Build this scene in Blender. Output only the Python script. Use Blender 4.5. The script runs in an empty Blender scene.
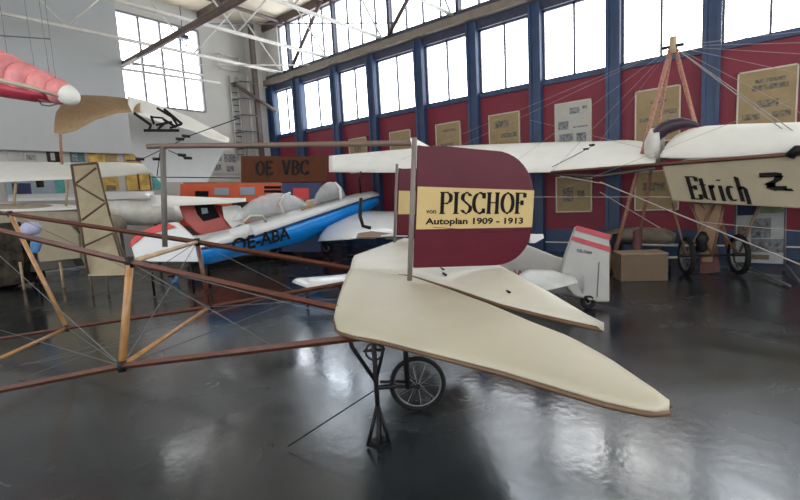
import bpy, math, random
from math import sin, cos, pi, radians
from mathutils import Vector as V, Matrix
random.seed(7)
C = bpy.context.scene.collection
S = bpy.context.scene
S.view_settings.view_transform = 'Standard'; S.view_settings.look = 'None'
S.view_settings.gamma = 1; S.view_settings.use_curve_mapping = False
S.view_settings.exposure = 0.12

# ---------------------------------------------------------------- camera
YAW, PITCH, ROLL, F, H = 0.8915, 0.11803, -0.0550, 454.45, 1.6
cf = V((sin(YAW)*cos(PITCH), cos(YAW)*cos(PITCH), -sin(PITCH)))
r0 = V((cos(YAW), -sin(YAW), 0)); u0 = r0.cross(cf)
cr = cos(ROLL)*r0 + sin(ROLL)*u0; cu = -sin(ROLL)*r0 + cos(ROLL)*u0
O = V((0, 0, H))
cam = bpy.data.cameras.new('camera'); co = bpy.data.objects.new('camera', cam); C.objects.link(co)
m = Matrix((cr, cu, -cf)).transposed().to_4x4(); m.translation = O; co.matrix_world = m
cam.sensor_width = 36; cam.lens = F/800*36; cam.clip_start = 0.02; cam.clip_end = 300
S.camera = co
# survey helpers: turn a sight line measured on the photograph into a point of the hall
def ray(x, y): return cr*((x-400)/F) - cu*((y-250)/F) + cf
def PX(x, y, X): d = ray(x, y); return O + d*(X/d.x)
def PY(x, y, Y): d = ray(x, y); return O + d*(Y/d.y)
def PZ(x, y, Z): d = ray(x, y); return O + d*((Z-H)/d.z)
def PD(x, y, D): return O + ray(x, y)*D

# ---------------------------------------------------------------- materials
MATS = {}
def mat(name, col, rough=.6, metal=0, var=.12, scale=6, bump=0., coat=0., bscale=None, stretch=None, spec=.5):
    if name in MATS: return MATS[name]
    mt = bpy.data.materials.new(name); mt.use_nodes = True
    nt = mt.node_tree; b = nt.nodes['Principled BSDF']
    tc = nt.nodes.new('ShaderNodeTexCoord'); mp = nt.nodes.new('ShaderNodeMapping')
    nt.links.new(tc.outputs['Object'], mp.inputs[0])
    if stretch: mp.inputs['Scale'].default_value = stretch
    n = nt.nodes.new('ShaderNodeTexNoise'); n.inputs['Scale'].default_value = scale; n.inputs['Detail'].default_value = 5
    nt.links.new(mp.outputs[0], n.inputs['Vector'])
    mx = nt.nodes.new('ShaderNodeMix'); mx.data_type = 'RGBA'
    mx.inputs[6].default_value = (*[c*(1-var) for c in col], 1); mx.inputs[7].default_value = (*[min(1, c*(1+var)) for c in col], 1)
    cr_ = nt.nodes.new('ShaderNodeValToRGB'); cr_.color_ramp.elements[0].position = .3; cr_.color_ramp.elements[1].position = .7
    nt.links.new(n.outputs['Fac'], cr_.inputs[0]); nt.links.new(cr_.outputs[0], mx.inputs[0])
    nt.links.new(mx.outputs[2], b.inputs['Base Color'])
    b.inputs['Roughness'].default_value = rough; b.inputs['Metallic'].default_value = metal
    b.inputs['Coat Weight'].default_value = coat; b.inputs['Specular IOR Level'].default_value = spec
    if bump:
        n2 = nt.nodes.new('ShaderNodeTexNoise'); n2.inputs['Scale'].default_value = bscale or scale*4; n2.inputs['Detail'].default_value = 3
        nt.links.new(mp.outputs[0], n2.inputs['Vector'])
        bp = nt.nodes.new('ShaderNodeBump'); bp.inputs['Strength'].default_value = bump; bp.inputs['Distance'].default_value = .02
        nt.links.new(n2.outputs['Fac'], bp.inputs['Height']); nt.links.new(bp.outputs[0], b.inputs['Normal'])
    MATS[name] = mt; return mt
def glass(name, tint=(1, 1, 1), gl=.08, rough=.02, tr=1):
    if name in MATS: return MATS[name]
    mt = bpy.data.materials.new(name); mt.use_nodes = True; nt = mt.node_tree
    for n in list(nt.nodes):
        if n.type != 'OUTPUT_MATERIAL': nt.nodes.remove(n)
    out = [n for n in nt.nodes if n.type == 'OUTPUT_MATERIAL'][0]
    t = nt.nodes.new('ShaderNodeBsdfTransparent'); t.inputs[0].default_value = (*tint, 1)
    g = nt.nodes.new('ShaderNodeBsdfGlossy'); g.inputs['Roughness'].default_value = rough
    mx = nt.nodes.new('ShaderNodeMixShader'); mx.inputs[0].default_value = gl
    nt.links.new(t.outputs[0], mx.inputs[1]); nt.links.new(g.outputs[0], mx.inputs[2]); nt.links.new(mx.outputs[0], out.inputs[0])
    MATS[name] = mt; return mt

# floor: dark sealed concrete with scuffs
def floor_mat():
    mt = bpy.data.materials.new('sealed_floor'); mt.use_nodes = True; nt = mt.node_tree; b = nt.nodes['Principled BSDF']
    tc = nt.nodes.new('ShaderNodeTexCoord')
    def noise(s, d=6, st=None, dist=0):
        mp = nt.nodes.new('ShaderNodeMapping'); nt.links.new(tc.outputs['Object'], mp.inputs[0])
        if st: mp.inputs['Scale'].default_value = st
        n = nt.nodes.new('ShaderNodeTexNoise'); n.inputs['Scale'].default_value = s; n.inputs['Detail'].default_value = d
        n.inputs['Distortion'].default_value = dist
        nt.links.new(mp.outputs[0], n.inputs['Vector']); return n.outputs['Fac']
    def ramp(f, a, bb, ca, cb):
        r = nt.nodes.new('ShaderNodeValToRGB'); e = r.color_ramp.elements
        e[0].position = a; e[1].position = bb; e[0].color = (*ca, 1); e[1].color = (*cb, 1)
        nt.links.new(f, r.inputs[0]); return r.outputs[0]
    big = ramp(noise(.5, 4), .35, .7, (.008, .010, .011), (.024, .028, .032))
    fine = ramp(noise(9, 8, None, 1.5), .56, .74, (0, 0, 0), (.10, .11, .12))
    mask = ramp(noise(.8, 3), .52, .68, (0, 0, 0), (1, 1, 1))
    ml = nt.nodes.new('ShaderNodeMix'); ml.data_type = 'RGBA'; ml.blend_type = 'MULTIPLY'; ml.inputs[0].default_value = 1
    nt.links.new(fine, ml.inputs[6]); nt.links.new(mask, ml.inputs[7])
    ad = nt.nodes.new('ShaderNodeMix'); ad.data_type = 'RGBA'; ad.blend_type = 'ADD'; ad.inputs[0].default_value = 1
    nt.links.new(big, ad.inputs[6]); nt.links.new(ml.outputs[2], ad.inputs[7]); nt.links.new(ad.outputs[2], b.inputs['Base Color'])
    rr = ramp(noise(.9, 5, None, .6), .35, .65, (.12,)*3, (.30,)*3); nt.links.new(rr, b.inputs['Roughness'])
    bp = nt.nodes.new('ShaderNodeBump'); bp.inputs['Strength'].default_value = .12; bp.inputs['Distance'].default_value = .01
    nt.links.new(noise(14, 4), bp.inputs['Height']); nt.links.new(bp.outputs[0], b.inputs['Normal'])
    b.inputs['Specular IOR Level'].default_value = .85
    return mt

M = dict(
 red=mat('maroon_panel', (.175, .010, .028), .6, var=.1, scale=1.5),
 blue=mat('blue_steel', (.020, .044, .110), .5, var=.2, scale=3),
 header=mat('slate_blue_steel', (.035, .038, .07), .55, var=.15),
 tan=mat('tan_beam', (.20, .17, .14), .7, var=.15),
 wall=mat('pale_grey_plaster', (.50, .49, .46), .85, var=.06, scale=1.2, bump=.1),
 sheet=mat('grey_sheet', (.42, .43, .43), .8, var=.05, scale=.8, stretch=(1, 1, .15)),
 ceil=mat('tan_ceiling_board', (.66, .58, .46), .85, var=.06, scale=1.5),
 brown_steel=mat('brown_steel', (.10, .07, .06), .55, var=.2),
 white_steel=mat('white_painted_steel', (.56, .54, .50), .5, var=.1),
 dark_steel=mat('dark_mullion', (.07, .075, .10), .5),
 wood=mat('varnished_wood', (.080, .022, .010), .42, var=.35, scale=12, stretch=(1, 1, 8), coat=.1),
 light_wood=mat('ash_wood', (.34, .17, .06), .4, var=.25, scale=12, coat=.2),
 pale_wood=mat('pale_wood', (.42, .30, .18), .5, var=.2, scale=12),
 pinkwood=mat('bound_pole', (.36, .17, .12), .55, var=.35, scale=30),
 cream=mat('doped_linen', (.41, .375, .285), .55, var=.05, scale=3, bump=.05),
 white=mat('white_fabric', (.70, .69, .64), .55, var=.04, scale=3, bump=.05),
 whitegloss=mat('white_gelcoat', (.66, .66, .66), .3, var=.03, coat=.2),
 fuselin=mat('beige_linen', (.29, .245, .165), .65, var=.06, scale=3, bump=.05),
 maroon=mat('glossy_maroon_fabric', (.075, .004, .012), .32, var=.1, scale=3, bump=.3, bscale=4, spec=.22),
 band=mat('straw_band', (.44, .32, .125), .5, var=.06, scale=4, bump=.1, bscale=5),
 black=mat('black_paint', (.010, .009, .009), .85, spec=.15),
 rubber=mat('black_rubber', (.008, .008, .008), .75, spec=.25),
 iron=mat('black_iron', (.008, .008, .009), .5, spec=.25),
 chrome=mat('steel_rim', (.20, .20, .20), .4, .7),
 wire=mat('steel_wire', (.10, .10, .10), .5, .3),
 rope=mat('pale_cable', (.30, .26, .24), .6),
 skyblue=mat('azure_paint', (.010, .27, .78), .28, var=.04, coat=.3),
 redpaint=mat('bright_red_paint', (.62, .02, .02), .35, var=.08),
 darkred=mat('dark_red_paint', (.42, .035, .018), .35, var=.1),
 orange=mat('orange_paint', (.66, .085, .02), .4, var=.06),
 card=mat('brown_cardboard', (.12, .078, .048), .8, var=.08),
 plank=mat('brown_board', (.062, .020, .008), .8, spec=.15, var=.15, scale=8, stretch=(1, 6, 1)),
 paper=mat('kraft_poster', (.29, .21, .105), .7, var=.10, scale=5),
 paperw=mat('white_poster', (.42, .40, .37), .7, var=.05, scale=5),
 ink=mat('printed_picture', (.16, .13, .09), .7, var=.6, scale=18),
 grey=mat('grey_picture', (.17, .18, .19), .6, var=.7, scale=14),
 frame=mat('pale_frame', (.50, .45, .36), .5),
 pink=mat('pink_silk', (.70, .24, .24), .5, var=.3, scale=5),
 crimson=mat('crimson_silk', (.42, .03, .06), .5, var=.2),
 thatch=mat('brown_reed', (.28, .19, .10), .9, var=.35, scale=20, stretch=(1, 5, 1)),
 amber=mat('amber_picture', (.50, .32, .06), .5, var=.45, scale=5),
 bluegrey=mat('blue_grey_board', (.30, .36, .42), .7, var=.08),
 teal=mat('teal_picture', (.08, .32, .30), .6, var=.3),
 navy=mat('navy_fabric', (.02, .03, .10), .6, var=.3),
 purple=mat('dark_leather', (.035, .018, .032), .45),
 dark=mat('mottled_dark', (.035, .03, .022), .8, var=.7, scale=5, spec=.1),
 pane=glass('window_glass'), canopy=mat('milky_perspex', (.78, .78, .78), .25, var=.1, scale=8))

M['canopy'].node_tree.nodes['Principled BSDF'].inputs['Alpha'].default_value = .38
# ---------------------------------------------------------------- mesh builder
class MB:
    def __init__(s): s.v = []; s.f = []; s.sm = []
    def add(s, vs, fs, smooth=False):
        o = len(s.v); s.v += [V(p) for p in vs]; s.f += [tuple(i+o for i in f) for f in fs]; s.sm += [smooth]*len(fs); return s
    def box(s, a, b):
        x0, y0, z0 = [min(p, q) for p, q in zip(a, b)]; x1, y1, z1 = [max(p, q) for p, q in zip(a, b)]
        return s.add([(x0,y0,z0),(x1,y0,z0),(x1,y1,z0),(x0,y1,z0),(x0,y0,z1),(x1,y0,z1),(x1,y1,z1),(x0,y1,z1)],
              [(0,3,2,1),(4,5,6,7),(0,1,5,4),(1,2,6,5),(2,3,7,6),(3,0,4,7)])
    def tube(s, pts, r, n=8, closed=False):
        pts = [V(p) for p in pts]; rs = r if isinstance(r, (list, tuple)) else [r]*len(pts)
        N = len(pts); up = None; vs = []
        for i, p in enumerate(pts):
            if closed: t = pts[(i+1) % N]-pts[i-1]
            else: t = pts[min(i+1, N-1)]-pts[max(i-1, 0)]
            t.normalize()
            if up is None: up = t.orthogonal().normalized()
            else: up = (up-t*up.dot(t)); up.normalize()
            sd = t.cross(up)
            for k in range(n):
                a = 2*pi*k/n+pi/n; vs.append(p+(up*cos(a)+sd*sin(a))*rs[i])
        fs = []
        for i in range(N if closed else N-1):
            j = (i+1) % N
            for k in range(n): fs.append((i*n+k, i*n+(k+1) % n, j*n+(k+1) % n, j*n+k))
        s.add(vs, fs, n > 5)
        if not closed:
            o = len(s.v)-len(vs); s.f += [tuple(o+k for k in range(n-1, -1, -1)), tuple(o+(N-1)*n+k for k in range(n))]; s.sm += [False]*2
        return s
    def beam(s, p, q, w, h):      # rectangular bar p->q, h is the upright side
        p, q = V(p), V(q); t = (q-p).normalized(); side = t.cross(V((0, 0, 1)))
        if side.length < .05: side = V((1, 0, 0))
        side.normalize(); up = side.cross(t)
        vs = [c+side*(w/2*a)+up*(h/2*b) for c in (p, q) for a, b in ((-1,-1),(1,-1),(1,1),(-1,1))]
        return s.add(vs, [(0,3,2,1),(4,5,6,7),(0,1,5,4),(1,2,6,5),(2,3,7,6),(3,0,4,7)])
    def slab(s, poly, off):       # polygon extruded by vector off
        poly = [V(p) for p in poly]; off = V(off); n = len(poly)
        return s.add(poly+[p+off for p in poly], [tuple(range(n-1, -1, -1)), tuple(range(n, 2*n))]+[(i, (i+1) % n, n+(i+1) % n, n+i) for i in range(n)])
    def patch(s, A, B, nt=32, ns=10, bulge=0., th=.03):
        A = resample(A, nt); B = resample(B, nt); top = []; bot = []
        for i in range(nt+1):
            w = (A[i]-B[i]).length
            for j in range(ns+1):
                u = j/ns; p = A[i].lerp(B[i], u); e = sin(pi*u)**.6 if 0 < u < 1 else 0
                top.append(p+V((0, 0, bulge*min(1, w/.5)*e+th*.5*(.25+e)))); bot.append(p+V((0, 0, bulge*.6*min(1, w/.5)*e-th*.5*(.25+e))))
        n = len(top); W = ns+1; fs = []
        for i in range(nt):
            for j in range(ns):
                a = i*W+j; fs.append((a, a+1, a+W+1, a+W)); fs.append((n+a, n+a+W, n+a+W+1, n+a+1))
        rim = [i*W for i in range(nt+1)]+[nt*W+j for j in range(1, W)]+[i*W+ns for i in range(nt-1, -1, -1)]+[j for j in range(ns-1, 0, -1)]
        for k in range(len(rim)):
            a, b = rim[k], rim[(k+1) % len(rim)]; fs.append((a, b, n+b, n+a))
        return s.add(top+bot, fs, True)
    def loft(s, rings, caps=True):
        n = len(rings[0]); vs = [p for r in rings for p in r]; fs = []
        for i in range(len(rings)-1):
            for k in range(n): fs.append((i*n+k, i*n+(k+1) % n, (i+1)*n+(k+1) % n, (i+1)*n+k))
        if caps: fs += [tuple(range(n-1, -1, -1)), tuple((len(rings)-1)*n+k for k in range(n))]
        return s.add(vs, fs, True)
    def build(s, name, m, parent=None, origin=None, bevel=0):
        me = bpy.data.meshes.new(name); o = V(origin) if origin is not None else V((0, 0, 0))
        me.from_pydata([tuple(p-o) for p in s.v], [], s.f); me.update()
        for p, q in zip(me.polygons, s.sm): p.use_smooth = q
        me.materials.append(m)
        ob = bpy.data.objects.new(name, me); C.objects.link(ob); ob.location = o
        if parent:
            ob.parent = parent
            w = parent.location.copy(); pp = parent.parent
            while pp: w += pp.location; pp = pp.parent
            ob.location = o-w
        if bevel:
            b = ob.modifiers.new('bevel', 'BEVEL'); b.width = bevel; b.segments = 2
        return ob
def resample(P, n):
    P = [V(p) for p in P]; L = [0]
    for a, b in zip(P, P[1:]): L.append(L[-1]+(b-a).length)
    out = []; k = 0
    for i in range(n+1):
        t = L[-1]*i/n
        while k < len(P)-2 and L[k+1] < t: k += 1
        d = L[k+1]-L[k]; out.append(P[k].lerp(P[k+1], min(1, max(0, (t-L[k])/d if d else 0))))
    return out
def thing(name, label, cat, loc=(0, 0, 0), group=None):
    o = bpy.data.objects.new(name, None); C.objects.link(o); o.location = loc; o.empty_display_size = .1
    o['label'] = label; o['category'] = cat
    if group: o['group'] = group
    return o
def tag(o, label, cat, group=None, kind=None):
    o['label'] = label; o['category'] = cat
    if group: o['group'] = group
    if kind: o['kind'] = kind
    return o
def struct(name, mb, m, parent=None, **k):
    o = mb.build(name, m, parent, **k)
    if not parent: o['kind'] = 'structure'
    return o
def ell(c, ax, ay, n=20, p=2.0, lo=-1e9):   # superellipse ring centred c, half axes vectors ax, ay
    out = []
    for k in range(n):
        a = 2*pi*k/n; ca, sa = cos(a), sin(a)
        out.append(V(c)+V(ax)*(abs(ca)**(2/p)*(1 if ca > 0 else -1))+V(ay)*max(lo, abs(sa)**(2/p)*(1 if sa > 0 else -1)))
    return out

# ---------------------------------------------------------------- lettering drawn as nib strokes
def arc(cx, cy, rx, ry, a0, a1, n=14): return [(cx+rx*cos(radians(a0+(a1-a0)*i/n)), cy+ry*sin(radians(a0+(a1-a0)*i/n))) for i in range(n+1)]
GL = {
 'P': [[(.2,0),(.2,1)], [(.2,1),(.45,1)]+arc(.45,.74,.25,.26,90,-90)+[(.2,.48)], [(.05,0),(.38,0)], [(.05,1),(.3,1)]],
 'I': [[(.25,0),(.25,1)], [(.08,0),(.42,0)], [(.08,1),(.42,1)]],
 'S': [arc(.35,.75,.24,.25,20,180)+[(.13,.66)]+[(.35,.5),(.56,.36)]+arc(.35,.25,.25,.25,20,-160)],
 'C': [arc(.45,.5,.36,.5,48,312), [(.7,.72),(.7,1)], [(.7,0),(.7,.24)]],
 'H': [[(.2,0),(.2,1)], [(.7,0),(.7,1)], [(.2,.52),(.7,.52)], [(.05,0),(.35,0)], [(.05,1),(.35,1)], [(.55,0),(.85,0)], [(.55,1),(.85,1)]],
 'O': [arc(.45,.5,.34,.5,0,360,24)],
 'F': [[(.2,0),(.2,1)], [(.2,1),(.66,1),(.66,.78)], [(.2,.52),(.5,.52)], [(.5,.4),(.5,.64)], [(.05,0),(.38,0)], [(.05,1),(.3,1)]],
 'E': [[(.2,0),(.2,1)], [(.05,1),(.66,1),(.66,.8)], [(.2,.52),(.5,.52)], [(.5,.42),(.5,.62)], [(.05,0),(.68,0),(.68,.22)]],
 'V': [[(.12,1),(.42,0)], [(.42,0),(.72,1)], [(0,1),(.26,1)], [(.6,1),(.84,1)]],
 'B': [[(.2,0),(.2,1)], [(.05,1),(.45,1)]+arc(.45,.76,.2,.24,90,-90)+[(.2,.52)], [(.45,.52)]+arc(.45,.26,.25,.26,90,-90)+[(.05,0)]],
 't': [[(.25,.95),(.25,.08),(.4,0)], [(.08,.66),(.45,.66)]],
 'r': [[(.2,0),(.2,.66)], [(.2,.5),(.32,.64),(.45,.6)], [(.1,0),(.32,0)]],
 'i': [[(.2,0),(.2,.66)], [(.16,.86),(.24,.92)], [(.1,0),(.32,0)]],
 'c': [[(.44,.58),(.3,.66),(.16,.55),(.13,.3),(.18,.08),(.3,0),(.46,.08)]],
 'h': [[(.2,0),(.2,1.05)], [(.2,.52),(.36,.66),(.5,.56),(.52,.1),(.5,-.1)], [(.08,1.05),(.2,1.05)]],
 '2': [[(.05,.82),(.55,.88),(.78,.84)], [(.7,.84),(.62,.6),(.3,.3)], [(.25,.28),(.55,.14),(.9,.16),(.98,.02)], [(.3,.3),(.55,.32)]],
}
def nib_text(mb, txt, org, ex, ey, h, thick, thin, adv, off, wx=.8):
    """stroke letters on the plane org + x*ex + y*ey, raised by off"""
    x = 0; n = V(off)
    for i, ch in enumerate(txt):
        for st in GL.get(ch, []):
            pts = [(x+a*h*wx, b*h) for a, b in st]
            for (ax, ay), (bx, by) in zip(pts, pts[1:]):
                dx, dy = bx-ax, by-ay; L = math.hypot(dx, dy)
                if L < 1e-6: continue
                w = (thick*abs(dy)+thin*abs(dx))/L/2; e = .15*w
                # vertical strokes widen sideways, horizontal ones up and down
                if abs(dy) > abs(dx)*.5: q = [(ax-w, ay), (ax+w, ay), (bx+w, by), (bx-w, by)]
                else: q = [(ax, ay-w), (ax, ay+w), (bx, by+w), (bx, by-w)]
                mb.slab([V(org)+V(ex)*a+V(ey)*b for a, b in q], n)
        x += h*(adv[ch] if isinstance(adv, dict) and ch in adv else (adv if not isinstance(adv, dict) else adv.get('*', .7)))
    return x
def font_text(txt, org, ex, ey, size, off, align='LEFT', sx=1., bold=.012):
    cu_ = bpy.data.curves.new('lettering', 'FONT'); cu_.body = txt; cu_.size = size; cu_.align_x = align
    cu_.resolution_u = 3; cu_.offset = size*bold
    o = bpy.data.objects.new('tmp', cu_); C.objects.link(o); dg = bpy.context.evaluated_depsgraph_get()
    me = bpy.data.meshes.new_from_object(o.evaluated_get(dg)); mb = MB()
    vs = [V(org)+V(ex)*(v.co.x*sx)+V(ey)*v.co.y+V(off) for v in me.vertices]
    mb.add(vs, [tuple(p.vertices) for p in me.polygons])
    bpy.data.objects.remove(o); bpy.data.curves.remove(cu_); bpy.data.meshes.remove(me)
    return mb

# ================================================================ THE HALL
XR, YB, XL, YF, ZC = 11.33, 15.8, -9.0, -7.0, 8.4
fl = MB().box((XL-.3, YF-.3, -.2), (XR+.3, YB+.3, 0)); struct('floor', fl, floor_mat())
mb = MB(); added_skylights = [(-7.5, 2.5, -2, 9)]    # roof; unseen skylight opening added to brighten the hall
mb.box((XL-.3, YF-.3, ZC), (-7.5, YB+.4, ZC+.2)).box((-7.5, YF-.3, ZC), (XR+.4, -5.5, ZC+.2)).box((-7.5, 9, ZC), (XR+.4, YB+.4, ZC+.2))
mb.box((-7.5, -5.5, ZC), (-2, 2.5, ZC+.2)).box((-2, -5.5, ZC), (XR+.4, 9, ZC+.2))
struct('ceiling', mb, M['ceil'])
cols = [-6.2, -4.42, -2.64, -.87, .91, 2.72, 4.50, 6.23, 7.99, 9.86, 11.55, 13.5, 15.1]
wr = MB().box((XR, YF, .56), (XR+.2, YB, 4.11)); struct('wall_right', wr, M['red'])
struct('baseboard_right', MB().box((XR-.02, YF, .0), (XR+.2, YB, .56)), M['blue'])
t = MB().box((XR-.06, YF, 4.09), (XR+.2, YB, 4.2)); struct('trim_1', t, M['blue'])
struct('trim_2', MB().box((XR-.05, YF, 5.86), (XR+.2, YB, 6.10)), M['header'])
struct('trim_3', MB().box((XR-.24, YF, 6.10), (XR+.2, YB, 6.30)), M['tan'])
struct('trim_4', MB().box((XR-.08, YF, 6.30), (XR+.2, YB, 6.47)), M['header'])
struct('trim_5', MB().box((XR-.1, YF, 8.14), (XR+.2, YB, 8.4)), M['brown_steel'])
struct('trim_6', MB().box((XR-.03, YF, .22), (XR-.021, YB, .25)), M['white_steel'])
k = 7
for i, y in enumerate(cols):
    w = .15 if y < 13 else .22
    mb = MB().box((XR-.14, y-w, 0), (XR, y+w, 4.15)); mb.box((XR-.10, y-w*.9, 4.15), (XR+.12, y+w*.9, 6.04))
    mb.box((XR-.17, y-w, 0), (XR-.14, y-w*.55, 6.03)).box((XR-.17, y+w*.55, 0), (XR-.14, y+w, 6.03))
    struct('trim_%d' % k, mb, M['blue']); k += 1
# windows between the columns, then the clerestory
wn = 1
def window_y(x, y0, y1, z0, z1, mull, fm, fw=.045):
    global wn
    f = MB()
    f.box((x-.03, y0, z0), (x+.03, y0+fw, z1)).box((x-.03, y1-fw, z0), (x+.03, y1, z1))
    f.box((x-.03, y0, z0), (x+.03, y1, z0+fw)).box((x-.03, y0, z1-fw), (x+.03, y1, z1))
    for yy in mull: f.box((x-.03, yy-.022, z0), (x+.03, yy+.022, z1))
    o = struct('window_%d' % wn, f, fm); wn += 1
    MB().box((x+.005, y0+.01, z0+.01), (x+.015, y1-.01, z1-.01)).build('pane', M['pane'], o)
ys = cols+[YB]
for a, b in zip(cols, cols[1:]):
    window_y(XR+.08, a+.14, b-.14, 4.2, 5.86, [(a+b)/2], M['dark_steel'])
cl = [-6.2+2.42*i for i in range(9)]+[YB-1.15]
cl = [13.9-2.41*i for i in range(9)][::-1]
cl = [YF]+cl
for a, b in zip(cl, cl[1:]):
    window_y(XR+.08, a+.03, b-.03, 6.47, 8.14, [a+(b-a)*j/4 for j in (1, 2, 3)], M['dark_steel'], .03)
    struct('trim_%d' % k, MB().box((XR-.06, b-.05, 6.47), (XR+.12, b+.05, 8.14)), M['header']); k += 1
window_y(XR+.08, 13.95, 14.5, 6.47, 8.14, [], M['dark_steel'], .03)
struct('wall_right_end', MB().box((XR-.01, 14.5, 6.47), (XR+.2, YB, 8.14)).box((XR+.0, 15.3, 4.2), (XR+.2, YB, 5.86)), M['wall'])
for x0, y0, x1, y1 in added_skylights:  # bars and pane of the unseen skylight, added for its light
    f = MB()
    for j in range(5): f.box((x0+(x1-x0)*j/4-.03, y0, ZC+.1), (x0+(x1-x0)*j/4+.03, y1, ZC+.18))
    o = struct('window_%d' % wn, f, M['dark_steel']); wn += 1
    MB().box((x0, y0, ZC+.12), (x1, y1, ZC+.13)).build('pane', M['pane'], o)
# end wall with its window
ex0, ex1, ez0, ez1 = 6.25, 8.9, 4.97, 7.75
mb = MB().box((XL, YB, 0), (ex0-.05, YB+.2, ZC)).box((ex1, YB, 0), (XR+.2, YB+.2, ZC)).box((ex0-.05, YB, 0), (ex1, YB+.2, ez0)).box((ex0-.05, YB, ez1), (ex1, YB+.2, ZC))
struct('wall_back', mb, M['wall'])
f = MB()
for x in [ex0+(ex1-ex0)*j/4 for j in range(5)]: f.box((x-.028, YB-.02, ez0), (x+.028, YB+.06, ez1))
for z in (ez0, 6.25, ez1): f.box((ex0, YB-.015, z-.03), (ex1, YB+.05, z+.03))
w = struct('window_%d' % wn, f, mat('grey_mullion', (.16, .16, .18), .6)); wn += 1
MB().box((ex0, YB+.06, ez0), (ex1, YB+.07, ez1)).build('pane', M['pane'], w)
# corner pier with a narrow dark brown strip
struct('trim_%d' % k, MB().box((10.75, YB-.5, 0), (XR, YB, ZC)), M['wall']); k += 1
struct('trim_%d' % k, MB().box((10.62, YB-.62, 0), (10.8, YB-.5, ZC-.1)), M['brown_steel']); k += 1
# unseen walls behind and beside the camera; big glazing added to let light in
def glazed(name, axis, c, lo, hi, z0, z1, n):
    global wn
    mb = MB(); s = .2 if c > 0 else -.2
    def bx(a, b, za, zb):
        if axis == 'x': mb.box((c, a, za), (c+s, b, zb))
        else: mb.box((a, c, za), (b, c+s, zb))
    bx(lo, hi, 0, z0); bx(lo, hi, z1, ZC); bx(lo, lo+.4, z0, z1); bx(hi-.4, hi, z0, z1)
    struct(name, mb, M['wall'])
    L = (hi-lo-.8)/n
    for i in range(n):
        a = lo+.4+L*i; b = a+L; f = MB(); p = MB()
        for q in (a, (a+b)/2, b):
            if axis == 'x': f.box((c+s*.3, q-.04, z0), (c+s*.7, q+.04, z1))
            else: f.box((q-.04, c+s*.3, z0), (q+.04, c+s*.7, z1))
        for z in (z0, (z0+z1)/2, z1):
            if axis == 'x': f.box((c+s*.3, a, z-.04), (c+s*.7, b, z+.04))
            else: f.box((a, c+s*.3, z-.04), (b, c+s*.7, z+.04))
        if axis == 'x': p.box((c+s*.5, a, z0), (c+s*.52, b, z1))
        else: p.box((a, c+s*.5, z0), (b, c+s*.52, z1))
        o = struct('window_%d' % wn, f, M['dark_steel']); wn += 1; p.build('pane', M['pane'], o)
glazed('wall_left', 'x', XL, YF, YB, 1.2, 7.4, 6)
glazed('wall_front', 'y', YF, XL, XR, 1.2, 7.4, 5)

# roof trusses across the hall: bottom chord, top chord, webs
for y in (14.23, 11.76, 9.28, 6.80, 4.32, 1.84, -.64, -3.12):
    r = thing('roof_truss', '', 'truss', (XR-.2, y, 6.36)); n = (14.23-y)/2.48
    MB().tube([(XR-.1, y, 6.40), (XL, y, 6.40)], .05).build('bottom_chord', M['white_steel'], r)
    MB().tube([(XR-.1, y, 8.25), (XL, y, 8.25)], .07, 4).build('top_chord', M['brown_steel'], r)
    xs = [XR-.15-1.69*i for i in range(13)]
    for i, (a, b) in enumerate(zip(xs, xs[1:])):
        za, zb = (6.40, 8.25) if i % 2 == 0 else (8.25, 6.40)
        MB().tube([(a, y, za), (b, y, zb)], .026, 6).build('web', M['white_steel'], r)
    r['kind'] = 'structure'; del r['label']; del r['category']; r.name = 'trim_%d' % k; k += 1
# long brown girders under the roof, running along the hall
for x, z in ((6.28, 6.12), (2.2, 6.12)):
    struct('trim_%d' % k, MB().beam((x, YB, z), (x, YF, z), .09, .14), M['brown_steel']); k += 1
for x in (9.0, 6.28, 3.4, .5):
    struct('trim_%d' % k, MB().beam((x, YB, 8.3), (x, YF, 8.3), .14, .2), M['brown_steel']); k += 1
for i in range(3):      # slanting wind braces in front of the clerestory
    y = 13.6-2.43*i*1.9
    struct('trim_%d' % k, MB().tube([(XR-.2, y, 6.4), (XR-.2, y-1.9, 8.3)], .06, 6), M['brown_steel']); k += 1
a_, b_ = PY(128, 65, 15.6), PX(310, 65, 11.2)
struct('trim_%d' % k, MB().tube([a_, b_], .022, 6), M['white_steel']); k += 1
a_, b_ = PY(202, 24, 15.4), PX(400, 23, 11.2)
struct('trim_%d' % k, MB().tube([a_, b_], .022, 6), M['dark_steel']); k += 1
struct('trim_%d' % k, MB().tube([PY(233, 83, 15.6), PX(277, 112, 11.2)], .07, 6), M['brown_steel']); k += 1
# lattice tie running from the end wall window towards the right wall
for (p, q, rr) in (((122, 69), (220, 83), .045), ((140, 64), (203, 75), .035), ((122, 66), (158, 48), .04)):
    struct('trim_%d' % k, MB().tube([PY(*p, 14.6), PY(*q, 14.6)], rr, 6), M['white_steel']); k += 1

# grey sheet hanging in front of the end wall
mb = MB().box((XL+.2, YB-.22, 3.36), (6.2, YB-.16, 8.1))
tag(mb.build('partition_sheet', M['sheet'], bevel=.02), 'huge plain grey sheet covering the upper end wall left of the window', 'wall panel')
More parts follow.
